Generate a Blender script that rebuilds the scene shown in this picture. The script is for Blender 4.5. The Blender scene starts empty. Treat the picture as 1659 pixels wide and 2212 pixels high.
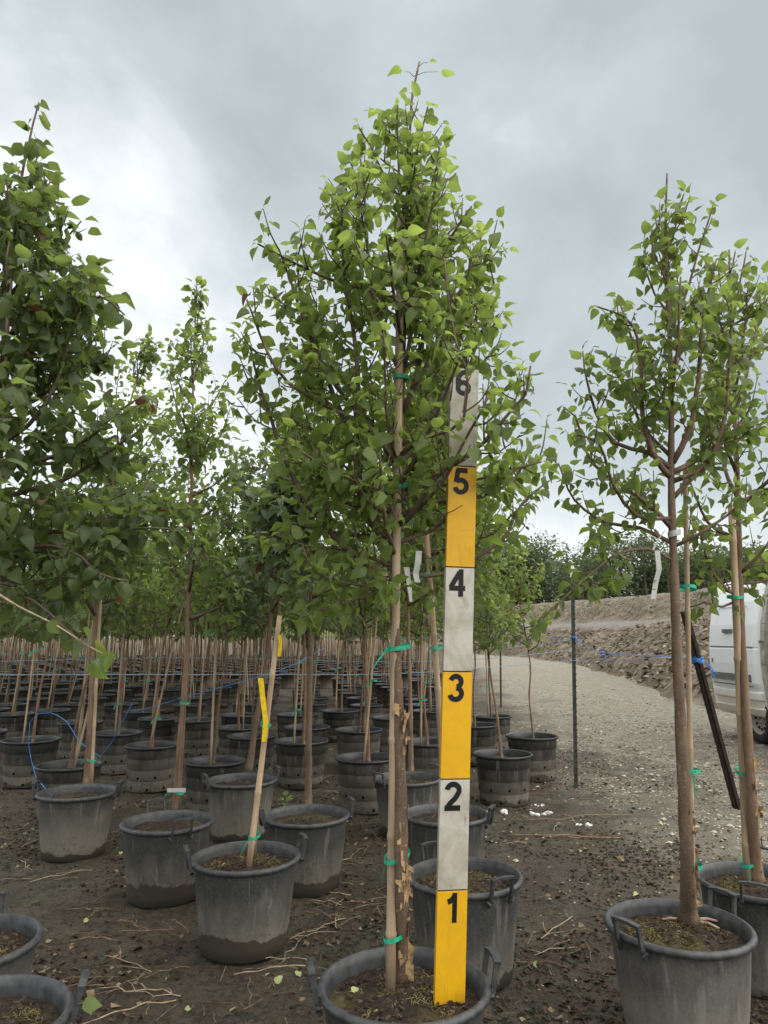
import bpy, math, random
import numpy as np
from mathutils import Vector, Matrix

# ------------------------------------------------------------------ camera, sky, sun, exposure
SC = bpy.context.scene
COL = SC.collection
CAM_H = 1.34
PITCH = math.radians(10.0)
FPX = 1531.0                      # focal length in pixels of a 1659 x 2212 picture
cam_d = bpy.data.cameras.new('camera')
cam_d.sensor_fit = 'VERTICAL'
cam_d.sensor_height = 24.0
cam_d.lens = 24.0 * FPX / 2212.0
cam_d.clip_start = 0.05
cam_d.clip_end = 2000.0
cam = bpy.data.objects.new('camera', cam_d)
cam.location = (0, 0, CAM_H)
cam.rotation_euler = (math.radians(90) + PITCH, 0, 0)
COL.objects.link(cam)
SC.camera = cam

SUN_EL, SUN_AZ = math.radians(55), math.radians(112)      # azimuth from +Y towards +X
world = bpy.data.worlds.new('World')
SC.world = world
world.use_nodes = True
wn, wl = world.node_tree.nodes, world.node_tree.links
wn.clear()
def wnode(t, **kw):
    n = wn.new(t)
    for k, v in kw.items(): setattr(n, k, v)
    return n
def wmath(op, a, b=None, c=None, clamp=False):
    n = wnode('ShaderNodeMath', operation=op, use_clamp=clamp)
    for i, v in enumerate((a, b, c)):
        if v is None: continue
        if isinstance(v, (int, float)): n.inputs[i].default_value = v
        else: wl.new(v, n.inputs[i])
    return n.outputs[0]
w_out = wnode('ShaderNodeOutputWorld')
w_bg = wnode('ShaderNodeBackground'); w_bg.inputs[1].default_value = 0.1
w_sky = wnode('ShaderNodeTexSky', sky_type='NISHITA', sun_disc=False)
w_sky.sun_elevation = SUN_EL; w_sky.sun_rotation = SUN_AZ
w_sky.dust_density = 3.0
w_co = wnode('ShaderNodeTexCoord')
w_sep = wnode('ShaderNodeSeparateXYZ'); wl.new(w_co.outputs['Generated'], w_sep.inputs[0])
zc = wmath('MAXIMUM', w_sep.outputs[2], 0.0)
w_cmb = wnode('ShaderNodeCombineXYZ')
wl.new(w_sep.outputs[0], w_cmb.inputs[0]); wl.new(w_sep.outputs[1], w_cmb.inputs[1])
wl.new(wmath('MULTIPLY', w_sep.outputs[2], 1.5), w_cmb.inputs[2])
def wnoise(scale, detail, rough, dist, off):
    m = wnode('ShaderNodeMapping'); m.inputs['Location'].default_value = off
    wl.new(w_cmb.outputs[0], m.inputs[0])
    n = wnode('ShaderNodeTexNoise'); n.inputs['Scale'].default_value = scale
    n.inputs['Detail'].default_value = detail; n.inputs['Roughness'].default_value = rough
    n.inputs['Distortion'].default_value = dist
    wl.new(m.outputs[0], n.inputs['Vector'])
    return n.outputs[0]
big = wnoise(1.7, 2.0, 0.5, 0.0, (3.1, 1.7, 0.3))
mid = wnoise(3.6, 7.0, 0.55, 0.25, (0.9, 5.2, 1.1))
# thickness of the cloud deck: thin bright cloud low down and a little to the west, thick grey cloud elsewhere
low = wmath('SUBTRACT', 1.0, wmath('DIVIDE', zc, 0.36), clamp=True)
west = wmath('MULTIPLY', w_sep.outputs[0], -0.50)
f = wmath('MULTIPLY', wmath('SUBTRACT', big, 0.5), 1.25)
f = wmath('MULTIPLY_ADD', wmath('SUBTRACT', mid, 0.5), 1.05, f)
f = wmath('MULTIPLY_ADD', wmath('POWER', low, 1.5), 0.46, f)
f = wmath('ADD', wmath('ADD', f, west), 0.525)
w_ramp = wnode('ShaderNodeValToRGB')
el = w_ramp.color_ramp.elements
el[0].position = 0.30; el[0].color = (0.35, 0.388, 0.388, 1)
el[1].position = 1.0; el[1].color = (0.93, 0.95, 0.95, 1)
e = el.new(0.56); e.color = (0.44, 0.485, 0.485, 1)
e = el.new(0.76); e.color = (0.62, 0.655, 0.655, 1)
wl.new(f, w_ramp.inputs[0])
w_gain = wnode('ShaderNodeVectorMath', operation='SCALE'); w_gain.inputs['Scale'].default_value = 3.4
wl.new(w_ramp.outputs[0], w_gain.inputs[0])
w_mix = wnode('ShaderNodeMix', data_type='RGBA'); w_mix.inputs['Factor'].default_value = 0.93
wl.new(w_sky.outputs[0], w_mix.inputs['A']); wl.new(w_gain.outputs[0], w_mix.inputs['B'])
wl.new(w_mix.outputs['Result'], w_bg.inputs[0]); wl.new(w_bg.outputs[0], w_out.inputs[0])

sun_d = bpy.data.lights.new('sun', 'SUN')
sun_d.energy = 1.5; sun_d.angle = math.radians(110); sun_d.color = (1.0, 0.965, 0.91)
sun = bpy.data.objects.new('sun', sun_d)
sdir = Vector((math.sin(SUN_AZ) * math.cos(SUN_EL), math.cos(SUN_AZ) * math.cos(SUN_EL), math.sin(SUN_EL)))
sun.rotation_euler = sdir.to_track_quat('Z', 'Y').to_euler()
sun.location = (10, 8, 20)
COL.objects.link(sun)

vs = SC.view_settings
vs.view_transform = 'Standard'; vs.look = 'None'; vs.gamma = 1.0; vs.exposure = 2.05
vs.use_curve_mapping = False
SC.cycles.use_denoising = True
SC.cycles.max_bounces = 10
SC.cycles.diffuse_bounces = 7
SC.cycles.transmission_bounces = 7
SC.cycles.transparent_max_bounces = 8

# ------------------------------------------------------------------ picture to place
CT, ST = math.cos(PITCH), math.sin(PITCH)
def ray(x, y):
    u = (x - 829.5) / FPX; v = -(y - 1106.0) / FPX
    return Vector((u, CT - v * ST, ST + v * CT))
def on_z(x, y, z):
    d = ray(x, y); t = (z - CAM_H) / d.z
    return Vector((d.x * t, d.y * t, z))
def at_y(x, y, Y):
    d = ray(x, y); t = Y / d.y
    return Vector((d.x * t, Y, CAM_H + d.z * t))

# ------------------------------------------------------------------ small helpers
def rngf(seed): return random.Random(seed)
def vnoise(x, y, seed=0):
    x = np.asarray(x, float); y = np.asarray(y, float)
    xi = np.floor(x).astype(np.int64); yi = np.floor(y).astype(np.int64)
    xf = x - xi; yf = y - yi
    def h(a, b):
        n = (a * 374761393 + b * 668265263 + seed * 974711) & 0xffffffff
        n = ((n ^ (n >> 13)) * 1274126177) & 0xffffffff
        return ((n ^ (n >> 16)) & 0xffff) / 65535.0
    u = xf * xf * (3 - 2 * xf); v = yf * yf * (3 - 2 * yf)
    return (h(xi, yi) * (1 - u) + h(xi + 1, yi) * u) * (1 - v) + (h(xi, yi + 1) * (1 - u) + h(xi + 1, yi + 1) * u) * v
def fbm(x, y, o=4, seed=0):
    s = 0; a = 0.5
    for k in range(o):
        s = s + a * vnoise(np.asarray(x) * 2 ** k, np.asarray(y) * 2 ** k, seed + k * 17); a *= 0.5
    return s

class MB:
    """collects triangles, with a material slot and a tint per piece"""
    def __init__(self): self.v = []; self.t = []; self.m = []; self.c = []; self.n = 0
    def add(self, v, t, mat=0, tint=0.5):
        v = np.asarray(v, float).reshape(-1, 3); t = np.asarray(t, int).reshape(-1, 3)
        self.v.append(v); self.t.append(t + self.n); self.n += len(v)
        self.m.append(np.full(len(t), mat, int)); self.c.append(np.full(len(v), tint) if np.isscalar(tint) else np.asarray(tint, float))
    def mesh(self, name, mats, smooth=True, shift=None):
        me = bpy.data.meshes.new(name)
        if not self.v: return me
        v = np.concatenate(self.v); t = np.concatenate(self.t)
        if shift is not None: v = v - np.asarray(shift)
        me.vertices.add(len(v)); me.vertices.foreach_set('co', v.astype(np.float32).ravel())
        me.loops.add(len(t) * 3); me.loops.foreach_set('vertex_index', t.astype(np.int32).ravel())
        me.polygons.add(len(t)); me.polygons.foreach_set('loop_start', np.arange(0, len(t) * 3, 3, dtype=np.int32))
        if isinstance(mats, (list, tuple)):
            for m in mats: me.materials.append(m)
            me.polygons.foreach_set('material_index', np.concatenate(self.m).astype(np.int32))
        else: me.materials.append(mats)
        me.polygons.foreach_set('use_smooth', np.full(len(t), bool(smooth)))
        a = me.attributes.new('tint', 'FLOAT', 'POINT')
        a.data.foreach_set('value', np.concatenate(self.c).astype(np.float32))
        me.update(calc_edges=True)
        return me
def link(name, me, parent=None, loc=None, rot=None):
    o = bpy.data.objects.new(name, me); COL.objects.link(o)
    if parent is not None: o.parent = parent
    if loc is not None: o.location = loc
    if rot is not None: o.rotation_euler = rot
    return o
def tag(o, label=None, cat=None, group=None, kind=None):
    if label: o['label'] = label
    if cat: o['category'] = cat
    if group: o['group'] = group
    if kind: o['kind'] = kind
    return o
def empty(name, loc, rz=0.0):
    o = bpy.data.objects.new(name, None); COL.objects.link(o)
    o.location = loc; o.rotation_euler = (0, 0, rz); o.empty_display_size = 0.05
    return o

def tube(pts, rad, n=8, cap=True):
    P = np.array([tuple(p) for p in pts], float); k = len(P)
    rad = np.full(k, rad) if np.isscalar(rad) else np.asarray(rad, float)
    T = np.gradient(P, axis=0); T /= np.linalg.norm(T, axis=1)[:, None] + 1e-12
    a = np.array([1.0, 0, 0]) if abs(T[0][0]) < 0.8 else np.array([0, 1.0, 0])
    N = np.zeros_like(P); b = a - T[0] * a.dot(T[0]); N[0] = b / np.linalg.norm(b)
    for i in range(1, k):
        b = N[i - 1] - T[i] * N[i - 1].dot(T[i]); N[i] = b / (np.linalg.norm(b) + 1e-12)
    B = np.cross(T, N)
    ang = np.arange(n) / n * 2 * math.pi
    V = P[:, None, :] + rad[:, None, None] * (N[:, None, :] * np.cos(ang)[None, :, None] + B[:, None, :] * np.sin(ang)[None, :, None])
    V = V.reshape(-1, 3); t = []
    for i in range(k - 1):
        for j in range(n):
            q = i * n + j; r = i * n + (j + 1) % n
            t.append((q, r, r + n)); t.append((q, r + n, q + n))
    if cap:
        V = np.vstack([V, P[0], P[-1]]); c0 = k * n; c1 = c0 + 1
        for j in range(n):
            t.append((c0, (j + 1) % n, j)); t.append((c1, (k - 1) * n + j, (k - 1) * n + (j + 1) % n))
    return V, np.array(t)
def lathe(prof, n=40, wob=None):
    prof = np.array(prof, float); k = len(prof); ang = np.arange(n) / n * 2 * math.pi
    R = prof[:, 0][:, None] * np.ones(n)[None, :]
    if wob is not None: R = R * wob(ang, prof[:, 1][:, None])
    V = np.stack([R * np.cos(ang), R * np.sin(ang), prof[:, 1][:, None] * np.ones(n)], -1).reshape(-1, 3); t = []
    for i in range(k - 1):
        for j in range(n):
            q = i * n + j; r = i * n + (j + 1) % n
            t.append((q, r, r + n)); t.append((q, r + n, q + n))
    return V, np.array(t)
BOXT = np.array([(0,2,1),(0,3,2),(4,5,6),(4,6,7),(0,1,5),(0,5,4),(1,2,6),(1,6,5),(2,3,7),(2,7,6),(3,0,4),(3,4,7)])
def box(c, s, R=None):
    v = np.array([(-1,-1,-1),(1,-1,-1),(1,1,-1),(-1,1,-1),(-1,-1,1),(1,-1,1),(1,1,1),(-1,1,1)], float) * np.array(s) / 2
    if R is not None: v = v @ np.array(R).T
    return v + np.array(c), BOXT
def bar(a, b, w, h, upv=(0, 0, 1)):
    a = np.array(a, float); b = np.array(b, float); d = b - a; L = np.linalg.norm(d); d /= L
    u = np.array(upv, float); s = np.cross(d, u); s /= np.linalg.norm(s) + 1e-12; u = np.cross(s, d)
    v = []
    for p in (a, b):
        for sx, su in ((-1,-1),(1,-1),(1,1),(-1,1)): v.append(p + s * sx * w / 2 + u * su * h / 2)
    return np.array(v), BOXT
def smooth_pts(ctrl, step=0.04):
    P = [np.array(tuple(p), float) for p in ctrl]
    if len(P) == 2: P = [P[0], (P[0] + P[1]) / 2, P[1]]
    Q = [2 * P[0] - P[1]] + P + [2 * P[-1] - P[-2]]; out = []
    for i in range(1, len(Q) - 2):
        n = max(1, int(np.linalg.norm(Q[i + 1] - Q[i]) / step))
        for j in range(n):
            s = j / n
            out.append(0.5 * (2 * Q[i] + (Q[i + 1] - Q[i - 1]) * s + (2 * Q[i - 1] - 5 * Q[i] + 4 * Q[i + 1] - Q[i + 2]) * s * s
                       + (3 * Q[i] - Q[i - 1] - 3 * Q[i + 1] + Q[i + 2]) * s ** 3))
    out.append(P[-1])
    return np.array(out)

# ------------------------------------------------------------------ materials
class Mat:
    def __init__(self, name):
        self.m = bpy.data.materials.new(name); self.m.use_nodes = True
        self.N = self.m.node_tree.nodes; self.L = self.m.node_tree.links; self.N.clear()
        self.out = self.N.new('ShaderNodeOutputMaterial'); self.b = self.N.new('ShaderNodeBsdfPrincipled')
        self.L.new(self.b.outputs[0], self.out.inputs[0])
        self.tc = self.N.new('ShaderNodeTexCoord'); self.geo = self.N.new('ShaderNodeNewGeometry')
    def set(self, sock, v):
        if isinstance(v, (int, float)): sock.default_value = v
        elif isinstance(v, (tuple, list)): sock.default_value = tuple(v) + ((1,) if len(v) == 3 and len(sock.default_value) == 4 else ())
        else: self.L.new(v, sock)
    def p(self, **kw):
        for k, v in kw.items(): self.set(self.b.inputs[k.replace('_', ' ')], v)
        return self
    def map(self, src, scale):
        n = self.N.new('ShaderNodeMapping'); self.L.new(src, n.inputs[0]); n.inputs['Scale'].default_value = scale
        return n.outputs[0]
    def noise(self, scale, detail=4, rough=0.55, src=None, dist=0.0):
        n = self.N.new('ShaderNodeTexNoise'); n.inputs['Scale'].default_value = scale
        n.inputs['Detail'].default_value = detail; n.inputs['Roughness'].default_value = rough; n.inputs['Distortion'].default_value = dist
        self.L.new(src if src is not None else self.geo.outputs['Position'], n.inputs['Vector'])
        return n.outputs[0]
    def vor(self, scale, src=None, out='Distance', rnd=1.0):
        n = self.N.new('ShaderNodeTexVoronoi'); n.inputs['Scale'].default_value = scale; n.inputs['Randomness'].default_value = rnd
        self.L.new(src if src is not None else self.geo.outputs['Position'], n.inputs['Vector'])
        return n.outputs[out]
    def ramp(self, fac, stops):
        n = self.N.new('ShaderNodeValToRGB'); e = n.color_ramp.elements
        self.L.new(fac, n.inputs[0])
        while len(e) > 1: e.remove(e[-1])
        for i, (p, c) in enumerate(stops):
            x = e[0] if i == 0 else e.new(p)
            x.position = p
            x.color = (c, c, c, 1) if isinstance(c, (int, float)) else tuple(c) + (1,)
        return n.outputs[0]
    def mix(self, fac, a, b, blend='MIX'):
        n = self.N.new('ShaderNodeMix'); n.data_type = 'RGBA'; n.blend_type = blend
        self.set(n.inputs['Factor'], fac)
        for k, v in (('A', a), ('B', b)):
            s = n.inputs[6 if k == 'A' else 7]; self.set(s, v)
        return n.outputs[2]
    def math(self, op, a, b=None, clamp=False):
        n = self.N.new('ShaderNodeMath'); n.operation = op; n.use_clamp = clamp
        for i, v in enumerate((a, b)):
            if v is not None: self.set(n.inputs[i], v)
        return n.outputs[0]
    def attr(self, name):
        n = self.N.new('ShaderNodeAttribute'); n.attribute_name = name
        return n.outputs['Fac']
    def bump(self, h, strength=0.5, dist=0.01):
        n = self.N.new('ShaderNodeBump'); n.inputs['Strength'].default_value = strength; n.inputs['Distance'].default_value = dist
        self.L.new(h, n.inputs['Height']); self.L.new(n.outputs[0], self.b.inputs['Normal'])
        return n
    def sep(self, src):
        n = self.N.new('ShaderNodeSeparateXYZ'); self.L.new(src, n.inputs[0]); return n.outputs
    def rand(self):
        n = self.N.new('ShaderNodeObjectInfo'); return n.outputs['Random']

def mat_plain(name, col, rough=0.6, spec=0.4, var=0.25, scale=30, bump=0.0, metal=0.0):
    M = Mat(name); n = M.noise(scale, 5)
    c = M.mix(M.ramp(n, [(0.3, 0.0), (0.7, 1.0)]), tuple(x * (1 - var) for x in col), tuple(min(1, x * (1 + var)) for x in col))
    M.p(Base_Color=c, Roughness=rough, Metallic=metal); M.b.inputs['Specular IOR Level'].default_value = spec
    if bump: M.bump(n, bump, 0.004)
    return M.m

def mat_leaf(name, dark, light, trans, tw=0.42):
    M = Mat(name); t = M.attr('tint')
    n = M.noise(35, 3)
    c = M.mix(t, dark, light)
    c = M.mix(M.math('MULTIPLY', M.ramp(n, [(0.4, 0.0), (0.75, 1.0)]), 0.25), c, tuple(x * 1.5 for x in light))
    brown = M.ramp(t, [(0.955, 0.0), (0.965, 1.0)])
    c = M.mix(brown, c, (0.17, 0.10, 0.05))
    M.p(Base_Color=c, Roughness=0.5); M.b.inputs['Specular IOR Level'].default_value = 0.35
    tr = M.N.new('ShaderNodeBsdfTranslucent')
    tcol = M.mix(t, tuple(x * 0.75 for x in trans), tuple(min(1, x * 1.15) for x in trans))
    tcol = M.mix(brown, tcol, (0.12, 0.055, 0.03))
    M.L.new(tcol, tr.inputs[0])
    mx = M.N.new('ShaderNodeMixShader'); mx.inputs[0].default_value = tw
    M.L.new(M.b.outputs[0], mx.inputs[1]); M.L.new(tr.outputs[0], mx.inputs[2]); M.L.new(mx.outputs[0], M.out.inputs[0])
    return M.m
LEAF_LIME = mat_leaf('leaf_lime', (0.072, 0.105, 0.030), (0.118, 0.160, 0.045), (0.33, 0.44, 0.09), 0.50)
LEAF_DARK = mat_leaf('leaf_deep_backlit', (0.050, 0.072, 0.030), (0.095, 0.126, 0.050), (0.23, 0.31, 0.07), 0.44)  # deeper green of the near-left tree, its backlit shade put into the colour
LEAF_MID = mat_leaf('leaf_mid', (0.058, 0.086, 0.028), (0.106, 0.144, 0.045), (0.29, 0.39, 0.08), 0.47)
LEAF_BLUE = mat_leaf('leaf_bluegreen', (0.058, 0.084, 0.046), (0.118, 0.152, 0.088), (0.23, 0.31, 0.09), 0.42)
LEAF_WOOD = mat_leaf('leaf_woodland', (0.052, 0.074, 0.036), (0.078, 0.104, 0.05), (0.12, 0.17, 0.06), 0.35)
LEAF_FALLEN = mat_leaf('leaf_fallen', (0.22, 0.26, 0.10), (0.42, 0.46, 0.20), (0.3, 0.36, 0.12), 0.2)

def mat_bark(name, a, b, lent=0.5):
    M = Mat(name); o = M.tc.outputs['Object']
    n1 = M.noise(14, 6, 0.65, M.map(o, (1, 1, 0.35))); n2 = M.noise(70, 4, 0.6, M.map(o, (1, 1, 2.2)))
    c = M.mix(M.ramp(n1, [(0.3, 0.0), (0.72, 1.0)]), a, b)
    ln = M.ramp(M.noise(190, 2, 0.5, M.map(o, (0.55, 0.55, 1.5))), [(0.63, 0.0), (0.69, 1.0)])
    c = M.mix(M.math('MULTIPLY', ln, lent), c, (0.42, 0.33, 0.25))
    peel = M.ramp(M.noise(17, 6, 0.7, M.map(o, (1, 1, 0.4)), 1.2), [(0.60, 0.0), (0.635, 1.0)])
    c = M.mix(M.math('MULTIPLY', peel, 0.55), c, (0.33, 0.225, 0.13))
    moss = M.ramp(M.noise(7, 4), [(0.55, 0.0), (0.8, 1.0)])
    c = M.mix(M.math('MULTIPLY', moss, 0.3), c, (0.10, 0.11, 0.06))
    M.p(Base_Color=c, Roughness=0.75); M.b.inputs['Specular IOR Level'].default_value = 0.25
    M.bump(M.math('ADD', n1, M.math('MULTIPLY', n2, 0.6)), 0.7, 0.004)
    return M.m
BARK = mat_bark('bark_brown', (0.075, 0.047, 0.032), (0.19, 0.132, 0.090))
BARK_RED = mat_bark('bark_red', (0.10, 0.058, 0.037), (0.27, 0.18, 0.12), 0.3)
BARK_TWIG = mat_bark('bark_twig', (0.055, 0.04, 0.03), (0.155, 0.115, 0.085), 0.2)
TWIG_PALE = mat_plain('twig_pale', (0.29, 0.22, 0.15), 0.7, 0.2, 0.4, 40, 0.3)
DEADTWIG = mat_plain('dead_twig', (0.17, 0.115, 0.075), 0.8, 0.2, 0.5, 25, 0.3)
FLAKE = mat_plain('bark_flake', (0.33, 0.22, 0.115), 0.6, 0.3, 0.7, 60, 0.3)
def mat_bamboo():
    M = Mat('bamboo'); o = M.tc.outputs['Object']
    n1 = M.noise(9, 5, 0.6, M.map(o, (1, 1, 0.3))); n2 = M.noise(60, 3, 0.5, M.map(o, (1, 1, 0.06)))
    c = M.mix(M.ramp(n1, [(0.35, 0.0), (0.7, 1.0)]), (0.36, 0.235, 0.135), (0.56, 0.42, 0.265))
    c = M.mix(M.math('MULTIPLY', M.ramp(n2, [(0.45, 0.0), (0.7, 1.0)]), 0.55), c, (0.16, 0.105, 0.07))
    c = M.mix(M.math('MULTIPLY', M.rand(), 0.75), c, (0.32, 0.27, 0.205))
    M.p(Base_Color=c, Roughness=0.55); M.b.inputs['Specular IOR Level'].default_value = 0.35
    M.bump(n2, 0.3, 0.002)
    return M.m
BAMBOO = mat_bamboo()

def mat_pot(name, z_top, mud_h, dust_col, plast, mud_amt=1.0):
    M = Mat(name); o = M.tc.outputs['Object']; s = M.sep(o)
    oi = M.N.new('ShaderNodeObjectInfo')
    off = M.N.new('ShaderNodeVectorMath'); off.operation = 'ADD'
    M.L.new(o, off.inputs[0]); M.L.new(oi.outputs['Location'], off.inputs[1])
    q = off.outputs[0]
    n = M.noise(9, 6, 0.6, q); fine = M.noise(120, 4, 0.6, q); streak = M.noise(22, 4, 0.6, M.map(q, (1, 1, 0.12)))
    zz = M.math('DIVIDE', s[2], z_top)
    d = M.math('ADD', M.math('SUBTRACT', 1.08, M.math('MULTIPLY', zz, 1.15)), M.math('MULTIPLY', M.math('SUBTRACT', n, 0.5), 0.9))
    d = M.math('ADD', d, M.math('MULTIPLY', M.math('SUBTRACT', streak, 0.5), 0.6))
    d = M.math('ADD', d, M.math('MULTIPLY', M.math('SUBTRACT', oi.outputs['Random'], 0.5), 0.35))
    dust = M.ramp(d, [(0.1, 0.04), (0.85, 1.0)])
    c = M.mix(M.math('MULTIPLY', dust, 0.9), plast, dust_col)
    c = M.mix(M.math('MULTIPLY', M.ramp(fine, [(0.5, 0.0), (0.75, 1.0)]), 0.3), c, tuple(x * 1.4 for x in dust_col))
    scr = M.ramp(M.noise(45, 3, 0.5, M.map(q, (1, 1, 0.25)), 2.0), [(0.66, 0.0), (0.70, 1.0)])
    c = M.mix(M.math('MULTIPLY', scr, 0.25), c, (0.035, 0.037, 0.038))
    spl = M.ramp(M.math('SUBTRACT', M.noise(42, 5, 0.7, q, 0.8), M.math('MULTIPLY', zz, 0.22)), [(0.50, 0.0), (0.53, 1.0)])
    c = M.mix(M.math('MULTIPLY', spl, 0.6), c, (0.075, 0.062, 0.042))
    drip = M.ramp(M.noise(34, 3, 0.5, M.map(q, (1, 1, 0.05)), 0.6), [(0.60, 0.0), (0.66, 1.0)])
    c = M.mix(M.math('MULTIPLY', drip, 0.3), c, tuple(x * 1.5 for x in dust_col))
    edge = M.math('ADD', M.math('ADD', s[2], M.math('MULTIPLY', M.math('SUBTRACT', oi.outputs['Random'], 0.5), 0.07)), M.math('MULTIPLY', M.math('SUBTRACT', M.noise(5.5, 6, 0.62, q), 0.5), 0.2))
    mud = M.ramp(edge, [(mud_h - 0.002, 1.0), (mud_h + 0.002, 0.0)])
    mud = M.math('MULTIPLY', mud, mud_amt)
    c = M.mix(mud, c, M.mix(n, (0.030, 0.026, 0.019), (0.062, 0.052, 0.036)))
    M.p(Base_Color=c, Roughness=M.mix(dust, (0.42, 0.42, 0.42), (0.75, 0.75, 0.75)))
    M.b.inputs['Specular IOR Level'].default_value = 0.4
    M.bump(fine, 0.25, 0.002)
    return M.m
POT_A = mat_pot('pot_plastic', 0.37, 0.075, (0.175, 0.160, 0.125), (0.034, 0.036, 0.038))
POT_CLEAN = mat_pot('pot_plastic_clean', 0.37, -0.2, (0.17, 0.157, 0.130), (0.036, 0.038, 0.040))
POT_R = mat_pot('pot_ribbed_plastic', 0.39, 0.02, (0.19, 0.172, 0.138), (0.018, 0.02, 0.022), 0.8)
RIM = mat_plain('pot_rim_plastic', (0.037, 0.038, 0.040), 0.5, 0.45, 0.5, 34, 0.2)
RIM_BLACK = mat_plain('pot_rim_black', (0.014, 0.016, 0.018), 0.4, 0.5, 0.4, 18, 0.12)
BLACK = mat_plain('hole_black', (0.006, 0.006, 0.006), 0.9, 0.1)
def mat_soil():
    M = Mat('potting_soil'); q = M.geo.outputs['Position']
    n = M.noise(60, 6, 0.7); m = M.noise(5, 5, 0.6); v = M.vor(75, None, 'Color')
    c = M.mix(M.ramp(n, [(0.35, 0.0), (0.7, 1.0)]), (0.012, 0.009, 0.007), (0.055, 0.037, 0.026))
    c = M.mix(M.math('MULTIPLY', M.ramp(m, [(0.54, 0.0), (0.66, 1.0)]), 0.55), c, M.mix(n, (0.05, 0.045, 0.015), (0.15, 0.125, 0.05)))
    c = M.mix(M.ramp(M.sep(v)[0], [(0.955, 0.0), (0.975, 0.6)]), c, (0.16, 0.12, 0.085))
    M.p(Base_Color=c, Roughness=0.9); M.b.inputs['Specular IOR Level'].default_value = 0.2
    M.bump(n, 1.0, 0.012)
    return M.m
SOIL = mat_soil()
CHIP = mat_plain('mulch_chip', (0.045, 0.028, 0.019), 0.85, 0.2, 0.6, 15)
GRASSY = mat_plain('dry_moss', (0.17, 0.14, 0.055), 0.9, 0.1, 0.5, 25)
TIE = mat_plain('tie_tape_green', (0.02, 0.34, 0.21), 0.45, 0.4, 0.3, 60)
YELLOWTAPE = mat_plain('ribbon_yellow', (0.72, 0.50, 0.01), 0.5, 0.3, 0.2, 60)
TAG = mat_plain('tag_white', (0.44, 0.445, 0.42), 0.5, 0.3, 0.1, 40)
PRINT = mat_plain('tag_print', (0.12, 0.12, 0.13), 0.6, 0.2)
TWINE = mat_plain('twine_blue', (0.05, 0.20, 0.52), 0.6, 0.3, 0.3, 150)
TWINE_GREY = mat_plain('twine_faded', (0.20, 0.29, 0.42), 0.7, 0.3, 0.3, 150)
POST = mat_plain('post_green_black', (0.022, 0.028, 0.024), 0.55, 0.4, 0.5, 20, 0.2)
POST_TOP = mat_plain('post_tip_white', (0.60, 0.58, 0.54), 0.6, 0.3, 0.25, 60)
RUST = mat_plain('post_rust', (0.028, 0.018, 0.014), 0.7, 0.3, 0.6, 18, 0.4)
WHITESCRAP = mat_plain('white_scrap', (0.55, 0.55, 0.52), 0.8, 0.2, 0.15, 50, 0.4)

def mat_paint(name, col, dirt, amt, seed):
    M = Mat(name); o = M.tc.outputs['Object']
    mp = M.N.new('ShaderNodeMapping'); M.L.new(o, mp.inputs[0]); mp.inputs['Location'].default_value = (seed, seed * 1.7, 0)
    n = M.noise(9, 6, 0.65, mp.outputs[0], 0.6); st = M.noise(40, 5, 0.6, M.map(mp.outputs[0], (1, 1, 0.14)), 1.0)
    sm = M.noise(13, 4, 0.6, M.map(mp.outputs[0], (0.3, 1, 1.3)), 1.5)
    c = M.mix(M.math('MULTIPLY', M.ramp(n, [(0.42, 0.0), (0.75, 1.0)]), amt), col, dirt)
    c = M.mix(M.math('MULTIPLY', M.ramp(st, [(0.6, 0.0), (0.72, 1.0)]), amt * 0.7), c, tuple(x * 0.6 for x in dirt))
    c = M.mix(M.math('MULTIPLY', M.ramp(sm, [(0.62, 0.0), (0.7, 1.0)]), amt * 0.5), c, tuple(x * 0.75 for x in dirt))
    M.p(Base_Color=c, Roughness=0.42); M.b.inputs['Specular IOR Level'].default_value = 0.4
    M.bump(st, 0.08, 0.001)
    return M.m
B_YEL = mat_paint('board_yellow', (0.68, 0.375, 0.008), (0.46, 0.25, 0.02), 0.6, 1.0)
B_WHT = mat_paint('board_white', (0.48, 0.455, 0.395), (0.25, 0.205, 0.14), 1.0, 4.0)
B_BLK = mat_plain('digit_black', (0.008, 0.008, 0.009), 0.5, 0.3)
B_GAP = mat_plain('board_joint', (0.05, 0.04, 0.03), 0.8, 0.2)

# ------------------------------------------------------------------ ground, road, embankment, wood
def bank_x(Y):
    return np.interp(Y, [-20, 8, 11, 13, 15.5, 22, 30, 38, 48, 58, 70, 90, 140, 700], [22, 10, 7.6, 6.6, 6.5, 7.5, 8.8, 9.6, 9.4, 7.6, 3.5, -6, -30, -200])
def gravel_mask(X, Y):
    edge = 1.75 + 0.075 * np.maximum(Y - 4.0, 0) ** 0.95
    d = X - edge + (fbm(X * 1.1, Y * 0.7, 4, 5) - 0.47) * 2.2
    g = np.clip((d + 0.8) / 2.0, 0, 1)
    return g * g * (3 - 2 * g)
def ground_h(X, Y):
    a = (fbm(X * 2.2, Y * 2.2, 4, 1) - 0.47) * 0.045
    b = (fbm(X * 11, Y * 11, 3, 9) - 0.44) * 0.022
    rough = np.clip((fbm(X * 1.3 + 7, Y * 1.3, 3, 22) - 0.40) * 5, 0, 1)
    c = np.clip(fbm(X * 22, Y * 22, 2, 31) - 0.36, 0, 1) * 0.05 * rough
    fade = np.clip((30 - Y) / 20, 0, 1)
    return (a + b + c) * fade - 0.006
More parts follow.
